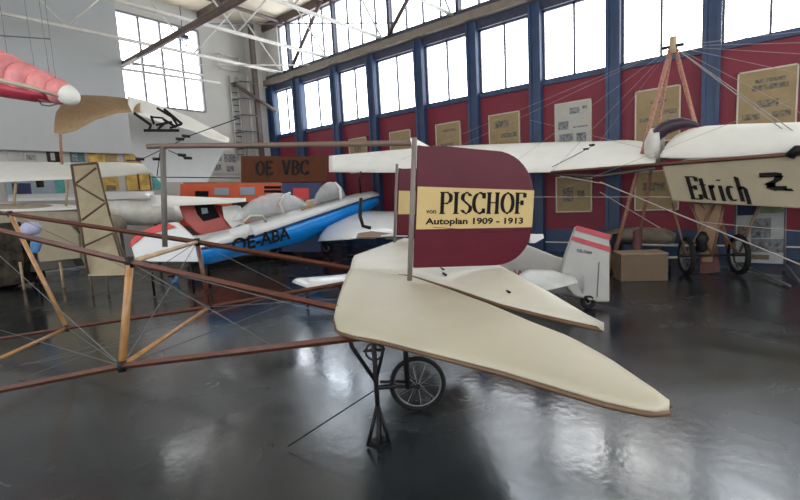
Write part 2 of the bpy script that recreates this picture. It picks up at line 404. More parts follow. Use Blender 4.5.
# caged ladder on the end wall
lad = thing('caged_ladder', 'white caged steel ladder fixed to the end wall near the corner', 'ladder', (10.3, YB-.1, 3.6))
for x in (9.95, 10.25, 10.45, 10.8): MB().tube([(x, YB-.08 if x < 10.3 else YB-.45, 3.3), (x, YB-.08 if x < 10.3 else YB-.45, 6.4)], .04, 6).build('rail', M['paperw'], lad)
for i in range(12): MB().tube([(9.95, YB-.08, 3.5+.23*i), (10.25, YB-.08, 3.5+.23*i)], .022, 6).build('rung', M['dark_steel'], lad)
for i in range(5): MB().tube([(9.95, YB-.1, 3.7+.6*i), (10.0, YB-.6, 3.7+.6*i), (10.45, YB-.75, 3.7+.6*i), (10.8, YB-.45, 3.7+.6*i)], .026, 6).build('hoop', M['dark_steel'], lad)
fb = thing('wall_bracket', 'white open steel bracket high on end wall above the caged ladder', 'bracket', (9.7, YB-.1, 6.3))
for a in ((9.5, 6.6, 10.4, 6.6), (9.5, 7.1, 10.4, 7.1), (9.5, 6.6, 9.5, 7.1), (10.4, 6.6, 10.4, 7.1)): MB().tube([(a[0], YB-.1, a[1]), (a[2], YB-.1, a[3])], .025, 6).build('bar', M['white_steel'], fb)
fl_ = thing('floodlight', 'small grey floodlight hung below the brown roof girder', 'lamp', (8.0, 13.4, 6.9))
p = PD(183, 37, 15.5)
MB().box(p-V((.16, .1, .07)), p+V((.16, .1, .07))).build('housing', M['header'], fl_, bevel=.01); MB().tube([p, V((p.x, p.y, 8.39))], .012, 6).build('bracket', M['dark_steel'], fl_)

# ---------------------------------------------------------------- posters on the right wall
def poster(y0, y1, z0, z1, m, label, picks, grp):
    x = XR-.035; r = thing('framed_poster', label, 'poster', (XR, (y0+y1)/2, z0), grp)
    f = MB(); w = .028
    f.box((x-.012, y0, z0), (XR, y0+w, z1)).box((x-.012, y1-w, z0), (XR, y1, z1)).box((x-.012, y0, z0), (XR, y1, z0+w)).box((x-.012, y0, z1-w), (XR, y1, z1))
    f.build('frame', M['frame'], r)
    MB().box((x, y0+w, z0+w), (XR-.005, y1-w, z1-w)).build('sheet', m, r)
    for (u0, v0, u1, v1, mm) in picks:
        MB().box((x-.004, y1-(y1-y0)*u0, z0+(z1-z0)*v0), (x, y1-(y1-y0)*u1, z0+(z1-z0)*v1)).build('printed_picture', mm, r)
K, W_, G, I = M['paper'], M['paperw'], M['grey'], M['ink']
UP = 'posters in the upper row on the maroon wall'; LO = 'posters in the lower row on the maroon wall'
poster(-.41, .49, 2.45, 3.6, K, 'large kraft brown framed poster at far right beyond the bracing cables', [(.3, .78, .8, .84, I), (.25, .66, .85, .75, I), (.35, .38, .7, .5, I), (.1, .2, .4, .3, I), (.6, .2, .9, .3, I)], UP)
poster(1.43, 2.29, 2.45, 3.58, K, 'kraft brown framed poster behind the wooden mast', [(.35, .72, .7, .78, I), (.6, .5, .92, .58, I), (.1, .4, .4, .47, I), (.3, .2, .7, .3, I)], UP)
poster(3.2, 4.06, 2.45, 3.6, W_, 'white framed poster with small grey pictures, high on the maroon wall', [(.42, .75, .68, .87, G), (.76, .82, .88, .88, G), (.1, .45, .38, .62, G), (.5, .46, .9, .49, G), (.12, .2, .5, .36, G), (.6, .15, .85, .35, G)], UP)
poster(4.96, 5.84, 2.45, 3.6, K, 'brown framed poster with dark picture, next left of the white poster', [(.2, .68, .65, .84, I), (.4, .45, .9, .55, I), (.1, .2, .5, .35, I)], UP)
poster(6.71, 7.55, 2.45, 3.6, K, 'brown framed poster just above the top edge of the maroon rudder, nearly plain', [(.3, .78, .8, .84, I), (.2, .3, .7, .5, I)], UP)
poster(8.46, 9.29, 2.45, 3.6, K, 'brown framed poster right above the rudder post', [(.3, .6, .7, .75, I)], UP)
poster(10.28, 11.1, 2.45, 3.6, K, 'far small framed poster behind the long wooden stay bar', [(.3, .6, .7, .75, I)], UP)
poster(1.43, 2.29, .98, 1.85, K, 'lower kraft poster seen beneath the wing behind the mast legs', [(.2, .5, .7, .7, I)], LO)
poster(3.2, 4.06, .98, 1.85, K, 'lower amber brown framed poster hanging right under the white wing', [(.2, .3, .5, .7, I), (.6, .4, .8, .6, I)], LO)
poster(10.1, 10.75, 1.3, 1.75, W_, 'small pale framed poster low on wall beyond the blue aircraft nose', [(.2, .3, .8, .7, G)], LO)

# display on the end wall below the sheet
def board(x0, x1, z0, z1, m, label, picks=(), name='display_board', cat='picture', fm=None, grp=None):
    r = thing(name, label, cat, ((x0+x1)/2, YB, z0), grp)
    MB().box((x0, YB-.05, z0), (x1, YB, z1)).build('board', m, r)
    for (u0, v0, u1, v1, mm) in picks: MB().box((x0+(x1-x0)*u0, YB-.06, z0+(z1-z0)*v0), (x0+(x1-x0)*u1, YB-.05, z0+(z1-z0)*v1)).build('printed_picture', mm, r)
def pyx(x, y): p = PY(x, y, YB); return p.x, p.z
def bpx(xa, ya, xb, yb, *a, **k):
    (x0, z1), (x1, z0) = pyx(xa, ya), pyx(xb, yb); board(x0, x1, z0, z1, *a, **k)
g = 'display boards on the end wall'
bpx(7, 151, 20, 162, M['paperw'], 'plain white card at left end of the upper display row', grp=g)
bpx(23, 152, 37, 162, W_, 'white card with grey print in the upper display row', [(.15, .2, .85, .7, G)], grp=g)
bpx(46, 151, 60, 163, M['dark'], 'black picture with a pale round spot in the display row', [(.25, .2, .6, .85, W_)], grp=g)
bpx(69, 151, 85, 163, mat('dark_teal_picture', (.05, .10, .11), .6, var=.5), 'dark greenish picture between the black picture and amber windows', [(.1, .1, .5, .8, G)], grp=g)
bpx(87, 153, 118, 164, M['amber'], 'amber picture panel, upper left of four', [(.55, .05, .95, .95, K)], grp=g)
bpx(123, 153, 151, 163, M['amber'], 'amber picture panel with dark stripe, upper right of four', [(.05, .1, .9, .3, M['wood'])], grp=g)
bpx(101, 174, 119, 190, M['amber'], 'amber picture panel, lower left of four', [(.2, 0, .8, .3, I)], grp=g)
bpx(125, 174, 151, 190, M['amber'], 'amber picture panel in two halves, lower right of four', [(.45, 0, .52, 1, M['wood']), (.95, 0, 1, 1, M['wood'])], grp=g)
bpx(152, 176, 163, 189, M['teal'], 'small pale turquoise picture right of the amber panels', grp=g)
bpx(4, 178, 66, 198, M['bluegrey'], 'long blue grey board with dark photographs on end wall', [(.1, .2, .4, .75, M['navy']), (.5, .55, .63, .95, M['dark']), (.82, .25, 1, .95, M['teal'])], grp=g)
bpx(208, 150, 239, 174, W_, 'white board covered with black sketches near the corner', [(.1, .55, .4, .75, G), (.5, .5, .9, .85, G), (.1, .15, .35, .4, G), (.55, .1, .8, .35, G)], grp=g)

# ================================================================ foreground monoplane tail
Z0 = .95
A = thing('vintage_monoplane', 'open wooden truss fuselage and cream tail of early monoplane with maroon rudder', 'aircraft', (2.6, 2.0, 0))
wood = M['wood']
def A_(mb, name, m, **k): return mb.build(name, m, A, **k)
KN, KF = PZ(429, 329, Z0-.045), PZ(393, 275, Z0-.045)
B1, A1, D1, C1 = PZ(130, 262, 1.27), PZ(197, 242, 1.27), PZ(122, 366, .62), PZ(210, 307, .62)
# forward ends (outside the picture) found by carrying each longeron on
def carry(k, s, x, y, lo=1.2, hi=3.5):   # point along k->s whose view is nearest to (x,y)
    best = None
    for i in range(200):
        t = lo+(hi-lo)*i/200; p = k.lerp(s, t); d = p-O
        if d.dot(cf) < .15: continue
        px = 400+F*d.dot(cr)/d.dot(cf); py = 250-F*d.dot(cu)/d.dot(cf); e = abs(px-x)
        if best is None or e < best[0]: best = (e, t, px, py)
    return best
NB = PD(-60, 216, (B1-O).dot(cf)*1.17); NA = PD(10, 214, 5.3); NC = PD(67, 328, 5.25); ND = PD(-60, 402, 3.05)
A_(MB().tube([PZ(338, 308.5, Z0-.01), B1, NB], .021, 4), 'longeron', wood)
A_(MB().tube([KN, D1, ND], .021, 4), 'longeron', wood)
NA2, NC2 = PD(-70, 205, 6.0), PD(-70, 350, 5.6)
A_(MB().tube([PZ(350, 268.5, Z0), A1, NA, NA2], .024, 4), 'longeron', wood)
A_(MB().tube([KF, C1, NC, NC2], .021, 4), 'longeron', wood)
A_(MB().tube([B1, D1], .024, 8), 'upright_strut', M['light_wood'])
A_(MB().tube([A1, C1], .022, 8), 'upright_strut', wood)
A_(MB().tube([NA, NC], .024, 8), 'upright_strut', M['light_wood'])
A_(MB().tube([B1, A1], .018, 8), 'cross_strut', M['pale_wood'])
A_(MB().tube([D1, C1], .018, 8), 'cross_strut', M['light_wood'])
A_(MB().tube([NC, PD(-30, 372, 4.1)], .020, 8), 'cross_strut', M['light_wood'])
for q in (B1, A1, D1, C1, NA, NC): A_(MB().tube([q-V((0, 0, .035)), q+V((0, 0, .035))], .028, 8), 'joint_plate', M['iron'])
# thin bracing wires
for p, q in ((B1, C1), (A1, D1), (B1, PZ(345, 318, Z0-.06)), (D1.lerp(KN, .55), B1), (C1, NA), (A1, NC), (C1, PD(-60, 410, 4.5)), (PD(20, 366, 4.6), C1.lerp(KF, .4)), (PD(0, 330, 6), D1), (NC, D1), (C1, KN.lerp(KF, .5)), (C1.lerp(KF, .5), A1), (D1, KF.lerp(C1, .3)), (PD(0, 256, 4.4), D1), (PD(-20, 375, 5.2), PD(190, 330, 4.4))):
    A_(MB().tube([p, q], .0035, 5), 'bracing_wire', M['wire'])
# kingpost and long stay bar
kb = B1.lerp(A1, .5); dk = (kb-O).dot(cf); kt = PD(163, 146, dk)
A_(MB().tube([PD(165, 247, dk), PD(164, 200, dk), kt], [.020, .022, .022], 8), 'kingpost', M['iron'] if 0 else mat('grey_brown_post', (.10, .085, .075), .6))
pb, pt = PD(409.5, 283, 3.33), PD(410.5, 139, 3.36)
A_(MB().tube([PD(147, 146.5, dk), kt, PD(280, 145, dk*.96), PD(412, 143, 3.36)], .021, 8), 'stay_bar', mat('weathered_bar', (.13, .085, .065), .55))
for p, q in (((166, 149), (186, 137)), ((168, 150), (188, 159)), ((161, 150), (138, 161)), ((157, 176), (160, 153)), ((150, 177), (240, 178)), ((186, 137), (240, 118))):
    A_(MB().tube([PD(*p, dk), PD(*q, dk)], .004, 5), 'bracing_wire', M['iron'])
for q in ((186, 137), (180, 140), (188, 159), (182, 156), (140, 160), (157, 160)):
    c = PD(*q, dk); A_(MB().tube([c-V((.03, 0, -.008)), c+V((.03, 0, .008))], .013, 6), 'turnbuckle', M['iron'])
# tail surfaces
nA = [(334, 317, -.02), (337, 330, -.04), (352, 335, -.03), (380, 340, -.02), (420, 350, 0), (500, 370, 0), (560, 388, 0), (600, 400, 0), (640, 409, 0), (660, 411.5, 0), (669, 409, 0)]
nB = [(352, 268, 0), (380, 272, 0), (412, 277, 0), (450, 290, 0), (490, 305, 0), (530, 323, 0), (570, 339, 0), (610, 361, 0), (640, 382, 0), (660, 396, 0), (669.5, 405, 0)]
fA = [(350, 272, .0), (380, 273, 0), (411, 275, .0), (450, 287, .0), (500, 304, .0), (540, 314, 0), (575, 322, 0), (604, 328, 0)]
fB = [(356, 256, 0), (380, 247, 0), (405, 238, 0), (440, 243, 0), (470, 252, 0), (502, 267, 0), (550, 295, 0), (604, 327, 0)]
e1 = [PZ(x, y, Z0+d) for x, y, d in nA]; e2 = [PZ(x, y, Z0+d) for x, y, d in nB]
e3 = [PZ(x, y, Z0+.012+d) for x, y, d in fA]; e4 = [PZ(x, y, Z0+.03+d) for x, y, d in fB]
tp = A_(MB().patch(e1, e2, 40, 14, .035, .03), 'tail_panel', M['cream'])
tp2 = A_(MB().patch(e3, e4, 40, 14, .03, .03), 'tail_panel', mat('lit_tail_linen', (.54, .515, .44), .5, var=.05, scale=3, bump=.05))  # same linen, paler: the panels' shading difference is put into the colour
MB().tube([p-V((0, 0, .012)) for p in resample(e1, 30)], .010, 6).build('edge_batten', mat('edge_wood', (.11, .06, .03), .5), tp)
MB().tube([p-V((0, 0, .006)) for p in resample(e2, 30)][8:], .008, 6).build('edge_batten', mat('edge_wood', (.11, .06, .03), .5), tp)
MB().tube([p-V((0, 0, .01)) for p in resample(e3, 30)][6:], .013, 6).build('edge_batten', mat('edge_wood', (.11, .06, .03), .5), tp2)
A_(MB().tube([e4[0], e4[1], e4[2]], .014, 6), 'edge_batten', M['iron'])
# rudder: post, shaped cloth, straw band with lettering
def rudder(base, ex, s, full=True):
    """base = foot of post, ex = unit chord direction, s = scale in m per photo unit (1 unit = 1 px at 3.33 m)"""
    nrm = ex.cross(V((0, 0, 1))).normalized(); up = V((0, 0, 1))+ex*.09; ex = ex-V((0, 0, .06))
    if nrm.dot(cf) > 0: nrm = -nrm     # towards the viewer side
    q = lambda a, b, o=0: base+ex*(a*s*1.06)+up*(b*s)+nrm*o
    out = [(3, 15), (3, 134)]+[(10, 133), (28, 134), (60, 132)]
    out += [(80+42*sin(radians(a)), 86+45*cos(radians(a))) for a in range(0, 91, 9)]
    out += [(122, 50)]+[(86+36*cos(radians(a)), 50-35*sin(radians(a))) for a in range(0, 91, 9)]
    r = A_(MB().slab([q(a, b, -.012) for a, b in out], nrm*.024), 'rudder', M['maroon'], bevel=.006)
    MB().slab([q(4, 53, .0125), q(122.3, 54, .0125), q(122.3, 92, .0125), (q(4, 94.5, .0125))], nrm*.003).build('straw_band', M['band'], r)
    MB().slab([q(4, 53, -.0155), q(122.3, 54, -.0155), q(122.3, 92, -.0155), (q(4, 94.5, -.0155))], nrm*.003).build('straw_band', M['band'], r)
    if full:
        mb = MB(); adv = dict(zip('PISCHOF', (.66, .445, .61, .71, .78, .75, .65)))
        nib_text(mb, 'PISCHOF', q(25, 68.5, .0157), ex, up, 20.5*s, 3.7*s, 1.2*s, adv, nrm*.002, .86)
        mb.build('lettering', M['black'], r)
        t_ = font_text('von', q(13, 68.5, .0157), ex, up, 7*s, nrm*.002, sx=1.0); t_.build('lettering', M['black'], r)
        t_ = font_text('Autoplan 1909 - 1913', q(13, 58, .0157), ex, up, 8.4*s, nrm*.002, sx=1.42, bold=.03); t_.build('lettering', M['black'], r)
        for a, b, c_, d in ((20, 56, 45, 54), (45, 54, 75, 50), (75, 50, 120, 53)): MB().tube([q(a, b-1, .014), q(c_, d-1, .014)], .003, 5).build('seam', M['maroon'], r)
    A_(MB().tube([q(0, -1), q(0, 141)], .019, 8), 'rudder_post', mat('grey_post', (.16, .13, .12), .5))
    return r
endp = PD(535, 235, 3.57); bb = PD(410, 240, 3.33); exd = (endp-bb); exd.z = 0; exd.normalize()
rudder(pb, exd, 3.36/F)
rudder(PD(394.5, 244, 5.9), exd, 3.36/F*.98, False)
A_(MB().slab([PD(410, 138, 3.34), PD(416, 139, 3.35), PD(431, 147, 3.37), PD(412, 147, 3.34)], cf*.02), 'cable_fairing', M['white'])
for p, q in (((478, 268), (508, 290)), ((430, 268), (445, 262))): pass
for x, y in ((441, 268), (443, 273), (507, 291)): A_(MB().tube([PZ(x, y, Z0+.05), PZ(x+3, y+2, Z0+.05)], .009, 6), 'control_horn', M['iron'])
# tail wheel on its fork
wc = PZ(419, 411, 0); wc.z = .213; ax = V((cr.x, cr.y, 0)).normalized(); wn_ = ax.cross(V((0, 0, 1)))
def wheel(root_parent, c, R, ax, tr, rim, nsp, name='wheel', hubw=.06, label=None, tm=None):
    up = V((0, 0, 1)); nn = ax.cross(up).normalized()
    ring = lambda r, n=36: [c+ax*(r*cos(2*pi*i/n))+up*(r*sin(2*pi*i/n)) for i in range(n)]
    w = MB().tube(ring(R-tr), tr, 8, True).build(name, tm or M['rubber'], root_parent)
    MB().tube(ring(R-2*tr-.004), rim, 6, True).build('rim', M['chrome'], w)
    MB().tube([c-nn*hubw, c+nn*hubw], R*.09, 10).build('hub', M['iron'], w)
    for i in range(nsp):
        a = 2*pi*i/nsp; s = 1 if i % 2 else -1
        MB().tube([c+nn*(s*hubw*.8), c+(ax*cos(a+.2*s)+up*sin(a+.2*s))*(R-2*tr)], .0022, 4).build('spoke', M['chrome'], w)
    return w
wheel(A, wc, .211, ax, .017, .007, 20, 'tail_wheel')
fk = wc-ax*.075
for s in (-1, 1):
    o_ = wn_*(.045*s)
    A_(MB().tube([fk+o_+V((0, 0, .5)), fk+o_+V((0, 0, .3)), fk+o_+V((0, 0, -.01))], .020, 8), 'fork_leg', M['iron'])
    A_(MB().tube([wc+o_, wc-ax*.28+o_+V((0, 0, .01))], .012, 6), 'trailing_arm', M['iron'])
A_(MB().tube([fk+V((0, 0, .42)), PZ(420, 300, Z0-.06)], .02, 8), 'fork_stem', M['iron'])
# steel tail stand
sb = PZ(380, 443, 0); st = thing('tail_stand', 'black steel stand propping the cream tail beside its wire wheel', 'stand', sb)
def S_(pts, r, name, n=8): return MB().tube(pts, r, n).build(name, M['iron'], st)
U = V((0, 0, 1)); bk = wn_
S_([sb+U*.02, sb+U*.92], .017, 'post')
S_([sb+U*.27, sb-ax*.075+bk*.05+U*.012], .013, 'leg'); S_([sb+U*.27, sb+ax*.065+bk*.03+U*.012], .013, 'leg'); S_([sb+U*.27, sb+bk*.14+U*.012], .013, 'leg')
S_([sb+U*.42, sb-ax*.14+U*.66, sb-ax*.18+U*.9], .014, 'fork_arm'); S_([sb+U*.42, sb+ax*.05+U*.6, sb+ax*.09+U*.9], .011, 'fork_arm')
S_([sb+U*.63-ax*.07, sb+U*.63+ax*.07], .010, 'crossbar'); S_([sb+U*.38, sb+ax*.13+U*.385], .016, 'bracket')
MB().tube([sb+U*.62+ax*(.055*cos(a))+U*(.055*sin(a)) for a in [2*pi*i/16 for i in range(16)]], .007, 6, True).build('ring', M['iron'], st)
S_([sb+U*.37, sb-ax*.60+bk*.02+U*.02], .0045, 'tie_rod', 5)
MB().box(sb-V((.05, .05, 0)), sb+V((.05, .05, .02))).build('base_plate', M['iron'], st)
# registration board hung under the stay bar
dr = 4.4
rb = thing('registration_board', 'dark brown board lettered OE VBC hung below the stay bar', 'sign', PD(284, 182, dr))
c0, c1, c2, c3 = PD(241, 182.5, dr*1.0), PD(326, 181.5, dr*.97), PD(326.5, 156.5, dr*.97), PD(241, 156, dr)
bt = MB().slab([c0, c1, c2, c3], cf*.02).build('board', M['plank'], rb)
ex_ = (c1-c0); Lb = ex_.length; ex_.normalize(); ey_ = (c3-c0).normalized(); nn_ = -cf
mb = MB(); s_ = Lb/85
nib_text(mb, 'OE', c0+ex_*(15*s_)+ey_*(7*s_)+nn_*.001, ex_, ey_, 13*s_, 2.6*s_, 1.1*s_, .72, nn_*.003)
mb.build('lettering', M['black'], rb); mb = MB()
nib_text(mb, 'VBC', c0+ex_*(41.5*s_)+ey_*(7*s_)+nn_*.001, ex_, ey_, 13*s_, 2.6*s_, 1.1*s_, .70, nn_*.003)
mb.build('lettering', M['black'], rb)
for x in (247, 320): MB().tube([PD(x, 157, dr), PD(x, 146, dr)], .004, 5).build('hanging_wire', M['iron'], rb)

# ================================================================ Etrich monoplane at the right
XE = 8.8
E = thing('bird_wing_monoplane', 'beige linen monoplane lettered Etrich 2 with white wing parked along the maroon wall', 'aircraft', (9.1, .6, 0))
def E_(mb, name, m, **k): return mb.build(name, m, E, **k)
zt = lambda y: PX(0, 0, XE)
side = [PX(662, 166, XE), PX(672, 201, XE), PX(735, 205, XE), PX(800, 208.5, XE), PX(900, 214, XE), PX(900, 143, XE), PX(800, 152, XE), PX(735, 158, XE), PX(690, 158, XE)]
sd = E_(MB().slab(side, (.75, 0, 0)), 'fuselage', M['fuselin'], bevel=.02)
mb = MB()
o_ = PX(686, 200, XE)
# lettering drawn on the side; the script leans backward
lx = V((0, -1, 0)); ly = (V((0, 0, 1))+V((0, .26, 0)))
def at_side(x, y): p = PX(x, y, XE-.012); return p
e0 = at_side(690, 198.5); e1_ = at_side(750, 202)
w_ = (e0-e1_).length; lx = (e1_-e0).normalized()
nib_text(mb, 'Etrich', e0, lx, ly, .36, .055, .020, {'E': .46, 't': .32, 'r': .36, 'i': .28, 'c': .39, 'h': .6}, V((-.004, 0, 0)), .66)
e2_ = at_side(759, 190)
nib_text(mb, '2', e2_, lx, V((0, .1, 1)), .27, .075, .065, 1, V((-.004, 0, 0)), 1.35)
mb.build('lettering', M['black'], sd)
# white rounded deck over the body
rings = []
for (x, yt, yb_) in ((662, 152, 157), (667, 143, 157), (675, 135, 157), (688, 129, 157), (705, 126, 156.5), (740, 124, 155.5), (800, 122, 150), (900, 116, 141)):
    T = PX(x, yt, XE+.38); Bm = PX(x, yb_, XE); 
    hh = T.z-Bm.z; c = V((XE+.38, T.y*.5+Bm.y*.5, Bm.z)); rings.append(ell(c, (.39, 0, 0), (0, 0, hh), 24, 2.3, -.05))
E_(MB().loft(rings), 'turtle_deck', M['white'])
# cockpit coaming and cowl
cc = PX(676, 150, XE+.25)
arcp = [PX(x, y, XE+.32) for x, y in ((655, 150), (653, 143), (656, 136), (663, 129), (672, 125), (682, 123), (692, 123.5), (699, 126))]
E_(MB().tube(resample(arcp, 14), [.04, .06, .08, .10, .11, .12, .12, .12, .12, .11, .10, .08, .06, .05, .03], 8), 'cockpit_coaming', M['purple'])
cc = PX(654, 146, XE+.45)
E_(MB().loft([ell(cc+V((0, -.12, 0)), (.32, 0, 0), (0, 0, .32), 20), ell(cc+V((0, .05, 0)), (.30, 0, 0), (0, 0, .31), 20), ell(cc+V((0, .14, -.02)), (.12, 0, 0), (0, 0, .12), 20)]), 'nose_cowl', M['white_steel'])
E_(MB().tube([PX(790, 156, XE-.02), PX(796, 150, XE-.06), PX(812, 150, XE-.06)], .07, 8), 'side_fitting', M['iron'])
# wing
wa = [PX(x, y, XE) for x, y in ((655, 163), (627, 165.5), (590, 169), (551, 172), (500, 173), (450, 173), (395, 172.5), (329, 172))]
wb = [PX(x, y, 10.3) for x, y in ((662, 152), (648, 142), (625, 140), (600, 141.5), (560, 142), (500, 144), (430, 147), (395, 150), (329, 156))]
E_(MB().patch(wa, wb, 40, 10, .05, .05), 'wing', M['white'])
E_(MB().tube([PX(551, 172.5, XE-.03), PX(900, 146, XE-.03)], .032, 6), 'wing_spar', M['wood'])
E_(MB().tube([PX(551, 174, XE), PX(600, 176, XE+.1), PX(655, 168, XE)], .03, 6), 'wing_spar', mat('dark_spar', (.07, .05, .05), .5))
for p, q in (((552, 167), (593, 146)), ((596, 180), (560, 175))):
    E_(MB().tube([PX(*p, XE-.1), PX(*q, XE+1.0)], .007, 5), 'rigging_chain', M['iron'])
for q in ((555, 165), (586, 150), (592, 146)): c = PX(*q, XE+.5); E_(MB().tube([c-V((0, .05, -.02)), c+V((0, .05, .02))], .02, 6), 'turnbuckle', M['iron'])
# undercarriage
w1 = PX(739, 253, 9.22-.0); w1 = PZ(738, 275, 0)+V((0, 0, .34)); w2 = PZ(686, 275, 0)+V((0, 0, .33))
wax = V((cf.x, cf.y, 0)).normalized(); wax = (wax+V((cr.x, cr.y, 0))*.22).normalized()
wheel(E, w1, .34, wax, .042, .02, 16, 'wheel', .09); wheel(E, w2, .33, wax, .042, .02, 16, 'wheel', .09)
E_(MB().tube([w1, w2], .022, 8), 'axle', M['iron'])
fb_ = lambda x: PX(x, 203, XE+.3)
for a, b in ((w1, fb_(700)), (w1, fb_(760)), (w2, fb_(672)), (w2, fb_(715)), (w1.lerp(w2, .5), fb_(690)), (w1.lerp(w2, .5), fb_(725))):
    E_(MB().tube([a, b], .020, 6), 'undercarriage_strut', mat('dark_ash', (.16, .085, .05), .5))
E_(MB().slab([PX(694, 204, 9.1), PX(722, 205, 9.1), PX(712, 262, 9.1), PX(702, 262, 9.1)], (.05, 0, 0)), 'leg_fairing', mat('tan_cloth', (.22, .13, .075), .7))
E_(MB().slab([PX(700, 250, 9.2), PX(716, 240, 9.2), PX(720, 272, 9.2), PX(700, 274, 9.2)], (.06, 0, 0)), 'skid', mat('oxblood_wood', (.10, .03, .03), .6))
c = w2+V((.1, -.2, .2)); E_(MB().loft([ell(c+V((0, 0, z)), (r_, 0, 0), (0, r_, 0), 14) for z, r_ in ((-.14, .05), (-.10, .09), (.0, .07), (.08, .11), (.2, .06))]), 'engine_block', M['iron'])
# mast: bound wooden poles from the floor meeting above the wing
mast = E
ap = PX(673, 40, 9.25)
lf, rf_ = PZ(611, 268, 0), PZ(733, 267, 0); bk_ = V((ap.x+1.1, ap.y+.1, 0))
for q in (lf, rf_): E_(MB().tube([q, ap], .036, 8), 'mast_pole', M['pinkwood'])
E_(MB().tube([lf+V((.6, -.3, 0)), ap], .028, 8), 'mast_pole', M['pinkwood'])
E_(MB().tube([ap-V((0, 0, .22)), ap+V((0, 0, .05))], .055, 8), 'mast_cap', M['pale_wood']); E_(MB().tube([ap+V((0, .16, -.1)), ap+V((0, -.16, -.1))], .03, 6), 'mast_spreader', M['iron'])
# bracing cables
for (x, y, X, rr) in ((860, 188, 8.7, .009), (820, 150, 8.8, .007), (900, 165, 8.9, .004), (900, 60, 9.3, .004), (900, 95, 9.2, .004), (900, 40, 9.4, .004), (551, 172, 8.8, .003), (500, 173, 8.8, .003), (430, 160, 9.4, .003), (600, 141, 10.3, .003), (400, 160, 9.4, .003), (900, 20, 9.9, .004)):
    E_(MB().tube([ap-V((0, 0, .1)), PX(x, y, X)], rr, 5), 'bracing_cable', M['rope'])
for p, q, X, rr in (((600, 182), (840, 281), 8.3, .013), ((560, 176), (605, 184), 8.5, .010), ((600, 192), (660, 228), 8.5, .007), ((530, 197), (670, 197), 8.6, .008), ((790, 100), (560, 190), 8.6, .003), ((840, 235), (700, 222), 8.6, .006), ((650, 150), (530, 120), 9, .003)):
    E_(MB().tube([PX(*p, X), PX(*q, X)], rr, 5), 'bracing_cable', M['rope'])

# crate, barrier bars, poster stand
p = PZ(621, 282, 0); q = PZ(668, 281, 0)
cr1 = thing('cardboard_crate', 'plain brown box standing on the floor beside the mast foot', 'box', p)
dv = (q-p); L = dv.length; dv.normalize(); dn = V((-dv.y, dv.x, 0)); dn = dn if dn.dot(cf) > 0 else -dn
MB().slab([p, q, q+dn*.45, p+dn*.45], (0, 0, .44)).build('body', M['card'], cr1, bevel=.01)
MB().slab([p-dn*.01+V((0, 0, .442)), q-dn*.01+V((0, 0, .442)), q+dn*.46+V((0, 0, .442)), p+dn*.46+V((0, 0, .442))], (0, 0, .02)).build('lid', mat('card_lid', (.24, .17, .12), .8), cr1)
bar = thing('barrier_rail', 'low white barrier rail behind the brown box', 'barrier', PZ(668, 268, 0))
for (a, b, D) in (((668, 257.5), (714, 256.5), 8.0), ((637, 244.5), (688, 246), 8.8)): MB().tube([PD(*a, D), PD(*b, D)], .022, 8).build('rail', M['paperw'], bar)
for a, D in (((670, 258), 8.0), ((712, 257), 8.0), ((640, 245), 8.8)):
    t_ = PD(*a, D); MB().tube([t_, V((t_.x, t_.y, .0))], .015, 6).build('post', M['iron'], bar)
# tan aircraft body beyond the mast legs
ts = thing('tan_fuselage_section', 'tan fuselage section on trestle behind the brown box', 'aircraft part', PX(640, 250, 10.3))
rings = [ell(PX(x, y, 10.3), (.3, 0, 0), (0, 0, h), 16) for x, y, h in ((606, 237, .1), (615, 236, .16), (640, 236, .19), (664, 237, .18), (674, 238, .1))]
MB().loft(rings).build('body', mat('olive_tan', (.17, .14, .10), .6, var=.2), ts)
for x in (620, 658):
    t_ = PX(x, 240, 10.3); MB().tube([t_, V((t_.x, t_.y, 0))], .05, 6).build('trestle_leg', M['brown_steel'], ts)
for i in range(3):
    p = PZ((607, 616, 637)[i], (272, 264, 267)[i], 0); e_ = thing('engine_part', ['small bronze machine part at the left mast foot', 'dark cylinder of machinery left of the brown box', 'upright dark red canister behind the brown box'][i], 'machine part', p)
    MB().loft([ell(p+V((0, 0, z)), (r_, 0, 0), (0, r_, 0), 14) for z, r_ in ((0, .12), (.1, .14), (.3, .09), (.5+.1*i, .07), (.52+.1*i, .03))]).build('casing', [mat('bronze', (.25, .16, .08), .4, .6), M['iron'], mat('oxblood_wood', (.10, .03, .03))][i], e_)
    MB().tube([p+V((.02, 0, .45)), p+V((.1, .12, .5))], .03, 8).build('pipe', M['wire'], e_)
ps = thing('poster_stand', 'white information board with photographs on tubular steel feet', 'display stand', PX(760, 262, 10.2))
a, b, c, d = PX(734.5, 262, 10.2), PX(785, 264, 9.9), PX(785.5, 206, 9.9), PX(735.5, 204, 10.2)
MB().slab([a, b, c, d], (.04, 0, 0)).build('board', mat('board_white', (.42, .44, .44), .5), ps)
e_x = (b-a); e_y = (d-a)
for u0, v0, u1, v1, m_ in ((.04, .8, .45, .98, M['navy']), (.5, .82, .95, .98, mat('olive_picture', (.20, .26, .16), .6, var=.3)), (.33, .42, .72, .74, G), (.34, .18, .98, .40, G), (.36, .06, .7, .14, I), (.05, .45, .28, .62, M['ink'])):
    MB().slab([a+e_x*u+e_y*v+V((-.006, 0, 0)) for u, v in ((u0, v0), (u1, v0), (u1, v1), (u0, v1))], (.004, 0, 0)).build('photograph', m_, ps)
for q, t1 in ((a, (790, 286)), (b, (800, 282))):
    MB().tube([q, PZ(*t1, .03)], .018, 6).build('foot', M['wire'], ps)
MB().tube([b+V((0, 0, -.25)), c+V((0, 0, .02))], .018, 6).build('upright', M['wire'], ps); MB().tube([a+V((0, 0, -.25)), d+V((0, 0, .02))], .018, 6).build('upright', M['wire'], ps)

